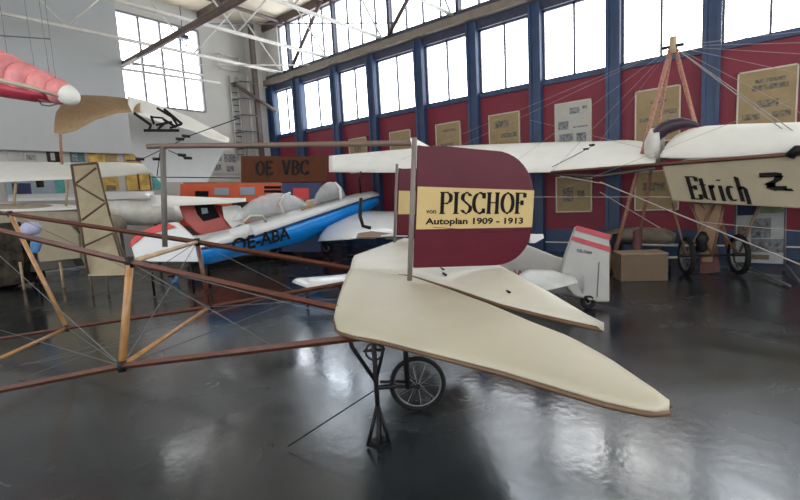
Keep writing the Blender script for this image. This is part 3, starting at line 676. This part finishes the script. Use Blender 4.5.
# ================================================================ white tail with red stripes
T = thing('striped_tail_aircraft', 'white light aircraft tail with red and white striped fin, right of the rudder', 'aircraft', PZ(588, 308, 0))
def T_(mb, name, m, **k): return mb.build(name, m, T, **k)
def Q(x, y, d=5.9): return PD(x, y, d)
wt = mat('aged_white_paint', (.33, .32, .305), .45, var=.05)
fin = T_(MB().slab([Q(577, 226), Q(610, 235), Q(610, 302), Q(597, 302), Q(575, 296), Q(560, 280), Q(566, 255)], cf*.10), 'fin', wt, bevel=.02)
def fs(poly, m_, nm): MB().slab([Q(x, y)-cf*.006 for x, y in poly], -cf*.004).build(nm, m_, fin)
fs([(576.5, 225.5), (610, 234.5), (610, 240), (574.5, 230)], M['redpaint'] if 0 else mat('stripe_red', (.36, .02, .03), .4), 'stripe')
fs([(572.3, 236), (610, 247), (610, 252), (570.8, 240)], mat('stripe_red', (.36, .02, .03)), 'stripe')
font_text('OE-7009', Q(576.5, 251.5)-cf*.012, (Q(593, 255)-Q(576.5, 251.5)).normalized(), V((0, 0, 1)), .055, (0, 0, 0)).build('lettering', M['black'], fin)
MB().tube([Q(599, 262)-cf*.005, Q(597, 297)-cf*.005], .006, 5).build('hinge_line', M['wire'], fin)
rings = []
for x, yt, yb_, d in ((578, 262, 298, 5.95), (555, 256, 294, 6.15), (530, 246, 292, 6.4), (505, 238, 292, 6.7), (470, 228, 292, 7.1), (450, 226, 292, 7.4)):
    tt, bb2 = PD(x, yt, d+.12), PD(x, yb_, d+.12); rings.append(ell((tt+bb2)/2, cf*.22, (tt-bb2)/2, 18, 2.4))
fu = T_(MB().loft(rings), 'fuselage', wt)
font_text('LW', PD(508, 277, 6.25), (PD(531, 279, 6.2)-PD(508, 277, 6.25)).normalized(), V((0, 0, 1)), .16, (0, 0, 0)).build('lettering', mat('dull_red_letter', (.25, .03, .03), .5), fu)
T_(MB().patch([PD(512, 284, 5.6), PD(545, 291, 5.5), PD(578, 283, 5.7)], [PD(529, 270, 6.0), PD(552, 270, 6.0), PD(572, 277, 5.85)], 10, 6, .01, .05), 'tailplane', mat('bright_tail_paint', (.42, .42, .40), .4))
tw = PZ(588, 309, 0)+V((0, 0, .10))
tv = V((cr.x, cr.y, 0)).normalized()
wheel(T, tw, .10, tv, .032, .01, 0, 'tail_wheel', .04)
T_(MB().tube([tw, Q(585, 296)], .02, 6), 'wheel_strut', M['iron'])
T_(MB().slab([PD(530, 243, 7.6), PD(530, 234, 7.6), PD(543, 234, 7.6), PD(544, 238, 7.6), PD(535, 243, 7.6)], cf*.05), 'wing_tip', M['whitegloss'])
# the rest stands behind the rudder: front gear
gq = PD(470, 292, 7.2); T_(MB().tube([gq, V((gq.x, gq.y, .0))], .04, 8), 'main_leg', M['iron'])

# ================================================================ blue and white light aircraft
Bp = thing('blue_light_aircraft', 'azure blue and white light aircraft lettered OE-ABA with clear canopies', 'aircraft', PZ(300, 268, 0))
def B_(mb, name, m, **k): return mb.build(name, m, Bp, **k)
def dep(x): return 8.0+(x-200)/178*4.3
def bp(x, y, o=0): return PD(x, y, dep(x)+o)
sec = [(201, 240, 249, 265), (212, 235, 247, 262.5), (238, 226, 242.5, 256), (260, 220, 235.5, 251), (300, 209, 222, 242.5), (330, 200, 212, 229), (355, 194, 203.5, 217), (372, 191, 198.5, 208), (379, 193, 197, 203)]
# blue lower hull (to the stripe) and white upper deck as two lofts
rl, ru = [], []
for x, y0, y1, y2 in sec:
    w = .42 if x < 360 else .25
    top, mid, bot = bp(x, y0, w), bp(x, y1), bp(x, y2, w*.5)
    bm, tm = bp(x, y1, 2*w), bp(x, y2, 1.4*w)
    rl.append([mid, mid.lerp(bot, .5)-cf*.03, bot, bp(x, y2+1, w), tm, bm])
    ru.append([mid+V((0,0,.001)), mid.lerp(top, .6)-cf*.05, top, bm.lerp(top, .6)+cf*.05, bm+V((0,0,.001))])
hull = B_(MB().loft(rl), 'lower_hull', M['skyblue']); B_(MB().loft(ru), 'upper_deck', M['whitegloss'])
st_ = MB(); 
sl = [bp(x, y1-.3)-cf*.02 for x, y0, y1, y2 in sec]
st_.tube(sl, .022, 6); st_.build('stripe', M['navy'], hull)
e0, e1x = bp(234, 253)-cf*.09, bp(293, 238)-cf*.09
font_text('OE-ABA', e0, (e1x-e0).normalized(), V((0, 0, 1)), .37, (0, 0, 0), sx=1.22, bold=.03).build('lettering', M['black'], hull)
def canopy(x0, x1, ys, yt, name, m_):
    rg = []
    N = 9
    for i in range(N+1):
        u = i/N; x = x0+(x1-x0)*u; yb_ = ys[0]+(ys[1]-ys[0])*u
        h = (sin(pi*min(1, max(0, u)))**.55) if 0 < u < 1 else .02
        hb = yb_-((yb_-(yt[0]+(yt[1]-yt[0])*u))*h)
        b0 = bp(x, yb_, .4); t0 = bp(x, hb, .4); rg.append(ell(b0, cf*.34, t0-b0, 20, 2, -.02))
    return B_(MB().loft(rg), name, m_)
canopy(237, 310, (222, 207), (196, 190), 'canopy', M['canopy'])
canopy(314, 346, (206, 197), (183, 180), 'canopy', M['canopy'])
B_(MB().tube([bp(244, 221), bp(250, 216), bp(262, 216), bp(266, 222)], .03, 6), 'canopy_rail', M['frame'])
B_(MB().tube([bp(284, 214), bp(279, 204, .1), bp(283, 196, .3), bp(290, 193, .5)], .03, 6), 'canopy_frame', M['frame'])
B_(MB().tube([bp(341, 199), bp(340, 188, .1), bp(335, 183, .4)], .04, 6), 'canopy_frame', M['whitegloss'])
B_(MB().loft([ell(bp(x, y, .4), cf*.2, V((0, 0, h)), 12) for x, y, h in ((317, 201, .05), (322, 198, .15), (332, 195, .15), (338, 194, .05))]), 'seat', M['black'])
B_(MB().loft([ell(bp(x, y, .4), cf*.15, V((0, 0, h)), 12) for x, y, h in ((302, 209, .04), (307, 206, .14), (314, 204, .12), (317, 203, .04))]), 'seat', M['pale_wood'])
B_(MB().patch([bp(318, 241, -.3), PD(350, 239, 8.6), PD(372, 236, 8.0), PD(408, 236, 7.6)], [bp(330, 226, .1), bp(352, 215, .1), bp(365, 211, .1), PD(410, 212, 11)], 16, 8, .02, .09), 'wing', M['whitegloss'])
B_(MB().slab([PD(356, 237.5, 7.9), PD(358, 233, 7.9), PD(372, 231, 7.9), PD(392, 233.5, 7.9), PD(398, 237.5, 7.9)], cf*.3), 'wing_tip', mat('dull_rose_tip', (.28, .18, .14), .6))
gw = PZ(327, 255, 0)+V((0, 0, .2)); wheel(B_ and Bp, gw, .19, tv, .05, .02, 0, 'wheel', .05)
B_(MB().tube([gw, bp(325, 233, .3)], .03, 6), 'gear_leg', M['iron'])
tl = bp(205, 262, .3); B_(MB().tube([tl, V((tl.x, tl.y, 0))], .03, 6), 'gear_leg', M['iron'])
B_(MB().tube([bp(361, 193, .1), bp(359, 180, -.1), bp(361, 172)], .03, 6), 'pitot_mast', M['iron'])
B_(MB().tube([PD(361, 198, 7.4), PD(360, 216, 7.4), PD(363, 226, 7.4), PD(371, 228, 7.4)], .03, 6), 'aerial_hook', M['iron'])
# small white wing tip lying on the floor between the booms
p0 = PZ(295, 285, .35)
wtp = thing('loose_wing_tip', 'small white wing tip on low trestle behind the truss fuselage', 'aircraft part', V((p0.x, p0.y, 0)))
MB().patch([PZ(292, 282, .35), PZ(308, 288, .35), PZ(346, 283, .35)], [PZ(305, 279.5, .38), PZ(325, 277, .38), PZ(348, 275, .38)], 12, 6, .02, .06).build('skin', M['whitegloss'], wtp)
for x, y in ((306, 284), (340, 279)):
    q = PZ(x, y, .33); MB().tube([q, V((q.x, q.y, 0))], .02, 6).build('trestle_leg', M['iron'], wtp)

# ================================================================ orange vehicle, red glider and the left side
OV = thing('orange_van', 'orange box-bodied vehicle with grey windows behind the light aircraft', 'vehicle', PD(250, 258, 13.2))
d0 = 13.2
def ob(xa, ya, xb, yb_, th, m_, nm, off=0, par=None):
    return MB().slab([PD(xa, yb_, d0+off), PD(xb, yb_, d0+off), PD(xb, ya, d0+off), PD(xa, ya, d0+off)], cf*th).build(nm, m_, par or OV, bevel=.01)
zf = 261
bd = ob(180, 184, 282, 226, 1.9, M['orange'], 'body'); ob(182, 226, 280, 250, 1.8, M['brown_steel'], 'chassis', .05)
ob(183, 181.5, 279, 185, 1.8, mat('tan_roof', (.35, .16, .08), .6), 'roof', .05)
ob(214, 188, 229, 195, .03, M['bluegrey'], 'window', -.03); ob(240, 187, 255, 195, .03, M['bluegrey'], 'window', -.03); ob(195, 191, 208, 198, .03, M['black'], 'window', -.03)
for i in range(4): ob(264, 186+4*i, 281, 188.5+4*i, .03, M['black'], 'louvre', -.03)
ob(232, 202, 279, 220, .05, M['dark'], 'dark_door_plate', -.04)  # flat dark plate on the body side, no opening cut
for x in (195, 265):
    c = PD(x, 247, 13.15); c.z = .34; wheel(OV, c, .34, tv, .09, .03, 0, 'wheel', .06)
cb = thing('navy_cabinet', 'dark navy display cabinet with red panel beside the orange vehicle', 'cabinet', PD(300, 255, 12.9))
def oc(xa, ya, xb, yb_, th, m_, nm, d): return MB().slab([PD(xa, yb_, d), PD(xb, yb_, d), PD(xb, ya, d), PD(xa, ya, d)], cf*th).build(nm, m_, cb, bevel=.01)
oc(282, 183, 321, 252, .5, mat('navy_paint', (.02, .04, .13), .5), 'body', 12.9); oc(293, 188, 309, 200, .02, M['redpaint'], 'panel', 12.87)
RG = thing('red_glider', 'dark red glider with black cockpit window and white wing behind the kingpost', 'aircraft', PD(200, 275, 9.6))
def R_(mb, name, m_, **k): return mb.build(name, m_, RG, **k)
body = [(178, 206), (184, 222), (196, 233), (206, 239), (222, 237), (236, 231), (228, 224), (222, 214), (214, 203), (190, 202)]
R_(MB().slab([PD(x, y, 9.9) for x, y in body], cf*.5), 'body', M['darkred'], bevel=.04)
R_(MB().slab([PD(x, y, 9.85) for x, y in ((194, 204), (212, 203), (219, 217), (203, 221), (197, 214))], cf*.05), 'cockpit_window', M['black'])
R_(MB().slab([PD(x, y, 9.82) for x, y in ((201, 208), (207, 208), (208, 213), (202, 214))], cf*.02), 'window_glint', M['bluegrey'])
R_(MB().patch([PD(x, y, 9.2) for x, y in ((152, 206), (190, 205), (230, 203), (246, 201))], [PD(x, y, 10.6) for x, y in ((150, 195), (190, 197), (225, 199), (246, 200))], 16, 6, .02, .06), 'wing', M['white'])
R_(MB().slab([PD(x, y, 9.7) for x, y in ((222, 207), (236, 205), (240, 224), (232, 228), (224, 218))], cf*.3), 'wing_root', M['white'])
R_(MB().loft([ell(PD(x, y, 9.2), cf*.22, V((0, 0, h)), 14) for x, y, h in ((172, 238, .04), (200, 243, .16), (225, 240, .2), (250, 232, .16))]), 'nose_fairing', M['whitegloss'])
q = PD(205, 243, 9.3); R_(MB().tube([q, V((q.x, q.y, 0))], .04, 6), 'skid', M['iron'])
WF = thing('white_red_wing_tip', 'white upright wing end with bright red stripe left of the kingpost', 'aircraft part', PD(160, 265, 8.6))
o_ = MB().slab([PD(x, y, 8.4) for x, y in ((131, 247), (131, 240), (140, 234), (165, 223), (176, 222), (196, 240), (204, 252), (200, 262), (150, 262), (134, 258))], cf*.1).build('panel', M['whitegloss'], WF, bevel=.02)
MB().slab([PD(x, y, 8.37) for x, y in ((131, 240), (140, 232), (165, 222), (176, 227), (162, 231), (142, 237), (130, 247))], cf*.02).build('stripe', M['redpaint'], o_)
for x in (150, 190):
    q = PD(x, 258, 8.45); MB().tube([q, V((q.x, q.y, 0))], .025, 6).build('prop', M['iron'], WF)
bw = thing('blue_castor', 'small blue castor on the floor under the truss boom', 'wheel', PZ(175, 283, 0))
c = PZ(175, 283, 0); wheel(bw, c+V((0, 0, .09)), .09, tv, .03, .01, 0, 'wheel', .03, tm=mat('castor_blue', (.04, .18, .42), .4)); MB().box(c+V((-.12, -.04, .14)), c+V((.1, .04, .18))).build('bracket', M['iron'], bw)

# leaning beige wing frame
LW = thing('ribbed_wing_frame', 'beige linen wing frame with crossed brown ribs leaning upright', 'aircraft part', PZ(108, 276, 0))
lp = [(71.5, 165), (97, 163), (103, 190), (110, 216), (118, 240), (128, 268), (128, 275), (88, 276), (80, 232), (75, 195)]
DL = 8.8
panel_ = MB().slab([PD(x, y, DL+(276-y)*.004) for x, y in lp], cf*.05).build('linen_panel', mat('straw_linen', (.36, .30, .19), .7, var=.08), LW)
rib = mat('rib_wood', (.10, .06, .035), .6)
def lr(a, b, r=.022): MB().tube([PD(*a, DL-.03), PD(*b, DL-.03)], r, 6).build('rib', rib, LW)
for a, b in (((71.5, 165), (88, 274)), ((97, 163), (110, 216)), ((110, 216), (128, 272)), ((71.5, 165), (97, 163)), ((75, 184), (96, 168)), ((75, 184), (104, 201)), ((82, 220), (105, 203)), ((84, 246), (113, 233)), ((113, 233), (122, 262))): lr(a, b, .026 if a[0] < 73 else .020)
for x in (90, 106, 126):
    q = PD(x, 274, DL+.03); MB().tube([q, V((q.x, q.y, 0))], .02, 6).build('foot_prop', rib, LW)
# white biplane whose wings cross the left edge
BP = thing('cream_biplane', 'cream biplane wings and body standing at left below the grey sheet', 'aircraft', PZ(40, 272, 0))
def Z_(mb, name, m_, **k): return mb.build(name, m_, BP, **k)
Z_(MB().patch([PD(x, y, 10.1) for x, y in ((-45, 186), (-20, 183), (30, 180.5), (72, 179), (120, 176), (157, 171))], [PD(x, y, 10.9) for x, y in ((-45, 160), (-20, 161), (30, 162), (72, 163), (120, 162.5), (157, 166))], 24, 8, .02, .08), 'upper_wing', M['white'])
Z_(MB().patch([PD(x, y, 10.2) for x, y in ((-60, 216), (0, 212), (60, 210), (78, 209))], [PD(x, y, 10.8) for x, y in ((-60, 205), (0, 203), (60, 205), (78, 207))], 16, 6, .02, .06), 'lower_wing', M['white'])
Z_(MB().loft([ell(PD(x, y, 10.6), cf*.35, V((0, 0, h)), 16, 2.5) for x, y, h in ((-60, 225, .4), (0, 222, .42), (40, 220, .4), (80, 222, .32), (118, 224, .2))]), 'fuselage', mat('dusty_linen', (.30, .25, .19), .7, var=.1))
Z_(MB().slab([PD(x, y, 9.9) for x, y in ((30, 222), (62, 218), (78, 235), (80, 258), (40, 262))], cf*.08), 'side_panel', M['fuselin'])
Z_(MB().slab([PD(x, y, 10.2) for x, y in ((-30, 225), (18, 222), (24, 262), (22, 283), (-30, 292))], cf*.4), 'dark_clutter', M['dark'])  # plain dark block in place of unresolved clutter
Z_(MB().slab([PD(x, y, 10.4) for x, y in ((26, 262), (72, 258), (76, 266), (30, 272))], cf*.3), 'lower_skid', mat('grey_mat', (.08, .07, .06), .7))
for x in (14, 66):
    a, b = PD(x, 206, 10.2), PD(x+2, 180, 10.2); Z_(MB().tube([a, b], .03, 6), 'wing_strut', M['pale_wood'])
for x in (20, 60):
    a = PD(x, 262, 10); Z_(MB().tube([a, V((a.x, a.y, 0))], .03, 6), 'gear_leg', M['pale_wood'])
for i, (x, y) in enumerate(((36, 268), (4, 288), (12, 276))):
    q = PD(x, y, 10.9); q.z = 0; wheel(BP, q+V((0, 0, .2)), .2, tv, .05, .02, 0, 'wheel', .05)
# glider wing resting at height under the amber pictures
GW = thing('white_sailplane', 'long white sailplane body and wing below the amber pictures', 'aircraft', PD(130, 262, 12.4))
MB().patch([PD(x, y, 11.2) for x, y in ((8, 201), (60, 200), (105, 199), (154, 198))], [PD(x, y, 11.8) for x, y in ((8, 195), (60, 194), (105, 192), (154, 192))], 16, 6, .01, .08).build('wing', M['whitegloss'], GW)
MB().loft([ell(PD(x, y, 11.5), cf*.3, V((0, 0, h)), 16, 2.2) for x, y, h in ((98, 213, .3), (125, 212, .33), (150, 213, .32), (168, 213, .25), (178, 213, .2))]).build('fuselage', mat('pale_gelcoat', (.80, .78, .70), .4), GW)
for x in (120, 155):
    q = PD(x, 222, 11.5); MB().tube([q, V((q.x, q.y, 0))], .04, 6).build('trestle_leg', M['wire'], GW)
# cloths and little wheels near the left boom
cbn = thing('cloth_bundle', 'lilac and blue cloth bundle on a thin post at nose of the cream biplane', 'cloth', PD(33, 275, 8.7))
for x, y, m_, sx_, sz_ in ((31, 228, mat('lilac_cloth', (.42, .42, .60), .7), .19, .11), (36, 244, mat('mid_blue_cloth', (.08, .22, .45), .7), .10, .15)):
    q = PD(x, y, 8.6); MB().loft([ell(q+V((0, 0, z*sz_))+cr*(.25*z*sz_), cr*r_*sx_, cf*r_*sx_*.6, 12, 2.6) for z, r_ in ((-1.2, .3), (-.9, .75), (0, 1), (.6, .8), (1, .55), (1.1, .1))]).build('cloth', m_, cbn)
q = PD(33, 240, 8.68); MB().tube([q, V((q.x, q.y, 0))], .02, 6).build('post', M['iron'], cbn)
for i, (x, y) in enumerate(((74, 271), (90, 268))):
    q = PZ(x, y, 0); w_t = thing('trolley_castor', ['white blue castor trolley, left of two behind the boom', 'white castor trolley, right of two behind the boom'][i], 'trolley', q)
    MB().loft([ell(q+V((0, 0, z)), (r_, 0, 0), (0, r_, 0), 12) for z, r_ in ((.0, .12), (.1, .14), (.2, .08), (.42, .06), (.45, .10))]).build('body', M['bluegrey'] if i == 0 else M['whitegloss'], w_t)
    MB().box(q+V((-.16, -.16, .44)), q+V((.16, .16, .48))).build('top_plate', M['white'], w_t)

# hanging things high at the left
dt = 7.0
TB = thing('segmented_balloon_tube', 'pink and red segmented fabric tube with white tip hanging at upper left', 'hanging balloon', PD(30, 85, dt))
pts = [(-60, 48), (-15, 66), (18, 74), (19.5, 75), (38, 81), (54, 87), (66, 92), (76, 98), (79, 101)]
rad = [24, 20, 17.5, 15, 15, 13, 11.5, 6, 1]
cen = [PD(x, y, dt) for x, y in pts]
segs = [(-60, 47, 24), (-15, 66, 20), (0, 71, 18.5), (17, 77, 16.5), (36, 84, 14.5), (54, 90, 12.5), (66, 94, 10.5), (78, 101, 1)]
for i in range(len(segs)-1):
    (xa, ya, ra), (xb, yb_, rb_) = segs[i], segs[i+1]; rg = []
    for j in range(9):
        u = j/8; c = PD(xa+(xb-xa)*u, ya+(yb_-ya)*u, dt); rr = (ra+(rb_-ra)*u)*(.9+.26*sin(pi*u)**.7)*dt/F*.95
        if i == len(segs)-2: rr = ra*dt/F*.95*math.sqrt(max(0.002, 1-u*u))
        ta = (PD(xb, yb_, dt)-PD(xa, ya, dt)).normalized(); n1 = ta.cross(cf).normalized()
        rg.append(ell(c, n1*rr, cf*rr, 20))
    MB().loft(rg).build('segment', M['pink'] if i < len(segs)-2 else M['white'], TB)
MB().loft([ell(PD(x, y, dt), V((0, 0, h)), cf*.2, 16) for x, y, h in ((-60, 78, .14), (0, 88, .13), (30, 95, .09), (52, 99, .03))]).build('red_keel', M['crimson'], TB)
MB().loft([ell(PD(x, y, dt-.05), V((0, 0, h)), cf*.2, 16) for x, y, h in ((-60, 68, .07), (0, 82, .07), (40, 91, .055), (62, 98, .02))]).build('pale_belt', mat('pale_belt', (.45, .38, .30), .6), TB)
MB().tube([PD(x, y, dt) for x, y in ((39, 101), (42, 105), (50, 106), (57, 104), (62, 100))], .012, 6).build('wire_loop', M['wire'], TB)
for x, yb_ in ((10, 72), (36, 80), (51, 86), (57, 88)):
    q = PD(x, yb_, dt); MB().tube([q, V((q.x, q.y, 8.3))], .004, 4).build('hanging_wire', M['wire'], TB)
MB().tube([PD(-40, 33, dt), PD(50, 39, dt)], .010, 5).build('spreader_bar', M['wire'], TB)
# bird-shaped glider wing
db = 8.0
GL_ = thing('hanging_glider_wing', 'arched bird-like glider wing, reed brown root fading to white tip, hung aloft', 'glider', PD(140, 120, db))
ba = [PD(x, y, db-.6) for x, y in ((54, 133), (62, 134), (75, 131), (95, 120), (118, 113), (140, 112))]
bb_ = [PD(x, y, db+.5) for x, y in ((57, 112), (64, 100), (82, 95), (105, 96), (125, 99), (142, 103))]
MB().patch(ba, bb_, 24, 8, .06, .03).build('reed_wing', M['thatch'], GL_)
ba = [PD(x, y, db-.6) for x, y in ((128, 104), (132, 112), (160, 122), (190, 130), (212, 139), (228, 143))]
bb_ = [PD(x, y, db+.5) for x, y in ((128, 98), (145, 101), (165, 108), (190, 118), (212, 130), (230, 142))]
MB().patch(ba, bb_, 24, 8, .06, .03).build('white_wing', M['white'], GL_)
# white backing screen with the black emblem
SC = MB().slab([PD(x, y, 9.2) for x, y in ((128, 113), (228, 141), (207, 182), (160, 182), (132, 152))], cf*.03)
sc = tag(SC.build('white_screen', mat('screen_white', (.50, .50, .50), .7, var=.03)), 'large white hanging screen under the bird-like glider wing', 'screen')
em = MB(); dm = 6.9
for a, b, w in (((134, 113), (151, 125), 2.6), ((144, 130.5), (179, 130.5), 2.6), ((151, 125), (149, 130), 2), ((151, 116), (154, 124), 2), ((152, 117), (163, 118), 1.6), ((157, 108), (172, 117), 2.2), ((164, 109), (182, 124), 2.4), ((163, 119), (176, 127), 2.4), ((156, 125), (172, 122), 2.2), ((158, 129), (166, 122), 2.0), ((172, 117), (178, 126), 2), ((170, 128), (182, 124), 2)):
    em.beam(PD(*a, dm), PD(*b, dm), .02, w*dm/F)
tag(em.build('glider_frame', M['black']), 'black open metal frame hanging on the white glider wing', 'frame')
# candy-striped support pole under the reed wing
pq = PD(59, 112, 10.4); tag(MB().tube([pq, PD(62, 164.5, 10.5)], .028, 8).build('support_pole', M['pinkwood']), 'thin reddish wooden pole standing on the cream biplane wing below the reed wing', 'pole')

# ---------------------------------------------------------------- daylight
Wd = bpy.data.worlds.new('overcast_sky'); S.world = Wd; Wd.use_nodes = True; nt = Wd.node_tree; bg = nt.nodes['Background']
tc = nt.nodes.new('ShaderNodeTexCoord'); n = nt.nodes.new('ShaderNodeTexNoise'); n.inputs['Scale'].default_value = 2.2; n.inputs['Detail'].default_value = 5
r_ = nt.nodes.new('ShaderNodeValToRGB'); r_.color_ramp.elements[0].position = .4; r_.color_ramp.elements[1].position = .62
r_.color_ramp.elements[0].color = (.80, .90, 1, 1); r_.color_ramp.elements[1].color = (1, .985, .95, 1)
nt.links.new(tc.outputs['Generated'], n.inputs['Vector']); nt.links.new(n.outputs['Fac'], r_.inputs[0]); nt.links.new(r_.outputs[0], bg.inputs[0]); 
dp = nt.nodes.new('ShaderNodeVectorMath'); dp.operation = 'DOT_PRODUCT'; dp.inputs[1].default_value = V((-.62, -.50, .60)).normalized()
nt.links.new(tc.outputs['Generated'], dp.inputs[0])
mr = nt.nodes.new('ShaderNodeMapRange'); mr.inputs['From Min'].default_value = -.1; mr.inputs['From Max'].default_value = 1; mr.inputs['From Min'].default_value = -1; mr.inputs['To Min'].default_value = 9.0; mr.inputs['To Max'].default_value = 2.6
nt.links.new(dp.outputs['Value'], mr.inputs['Value']); nt.links.new(mr.outputs[0], bg.inputs[1])
def portal(loc, rot, sx, sy):
    l = bpy.data.lights.new('window_portal', 'AREA'); l.shape = 'RECTANGLE'; l.size = sx; l.size_y = sy; l.cycles.is_portal = True
    o = bpy.data.objects.new('window_portal', l); C.objects.link(o); o.location = loc; o.rotation_euler = rot
for x0, y0, x1, y1 in added_skylights: portal(((x0+x1)/2, (y0+y1)/2, ZC+.3), (0, 0, 0), x1-x0, y1-y0)
YM = (YF+YB)/2; YL = YB-YF
portal((XR+.3, YM, 5.03), (0, radians(90), 0), 1.7, YL); portal((XR+.3, YM, 7.3), (0, radians(90), 0), 1.8, YL)
portal(((ex0+ex1)/2, YB+.3, 6.3), (radians(-90), 0, 0), 2.7, 2.8)
portal((XL-.3, YM, 4.3), (0, radians(-90), 0), 6.2, YL); portal(((XL+XR)/2, YF-.3, 4.3), (radians(90), 0, 0), XR-XL, 6.2)
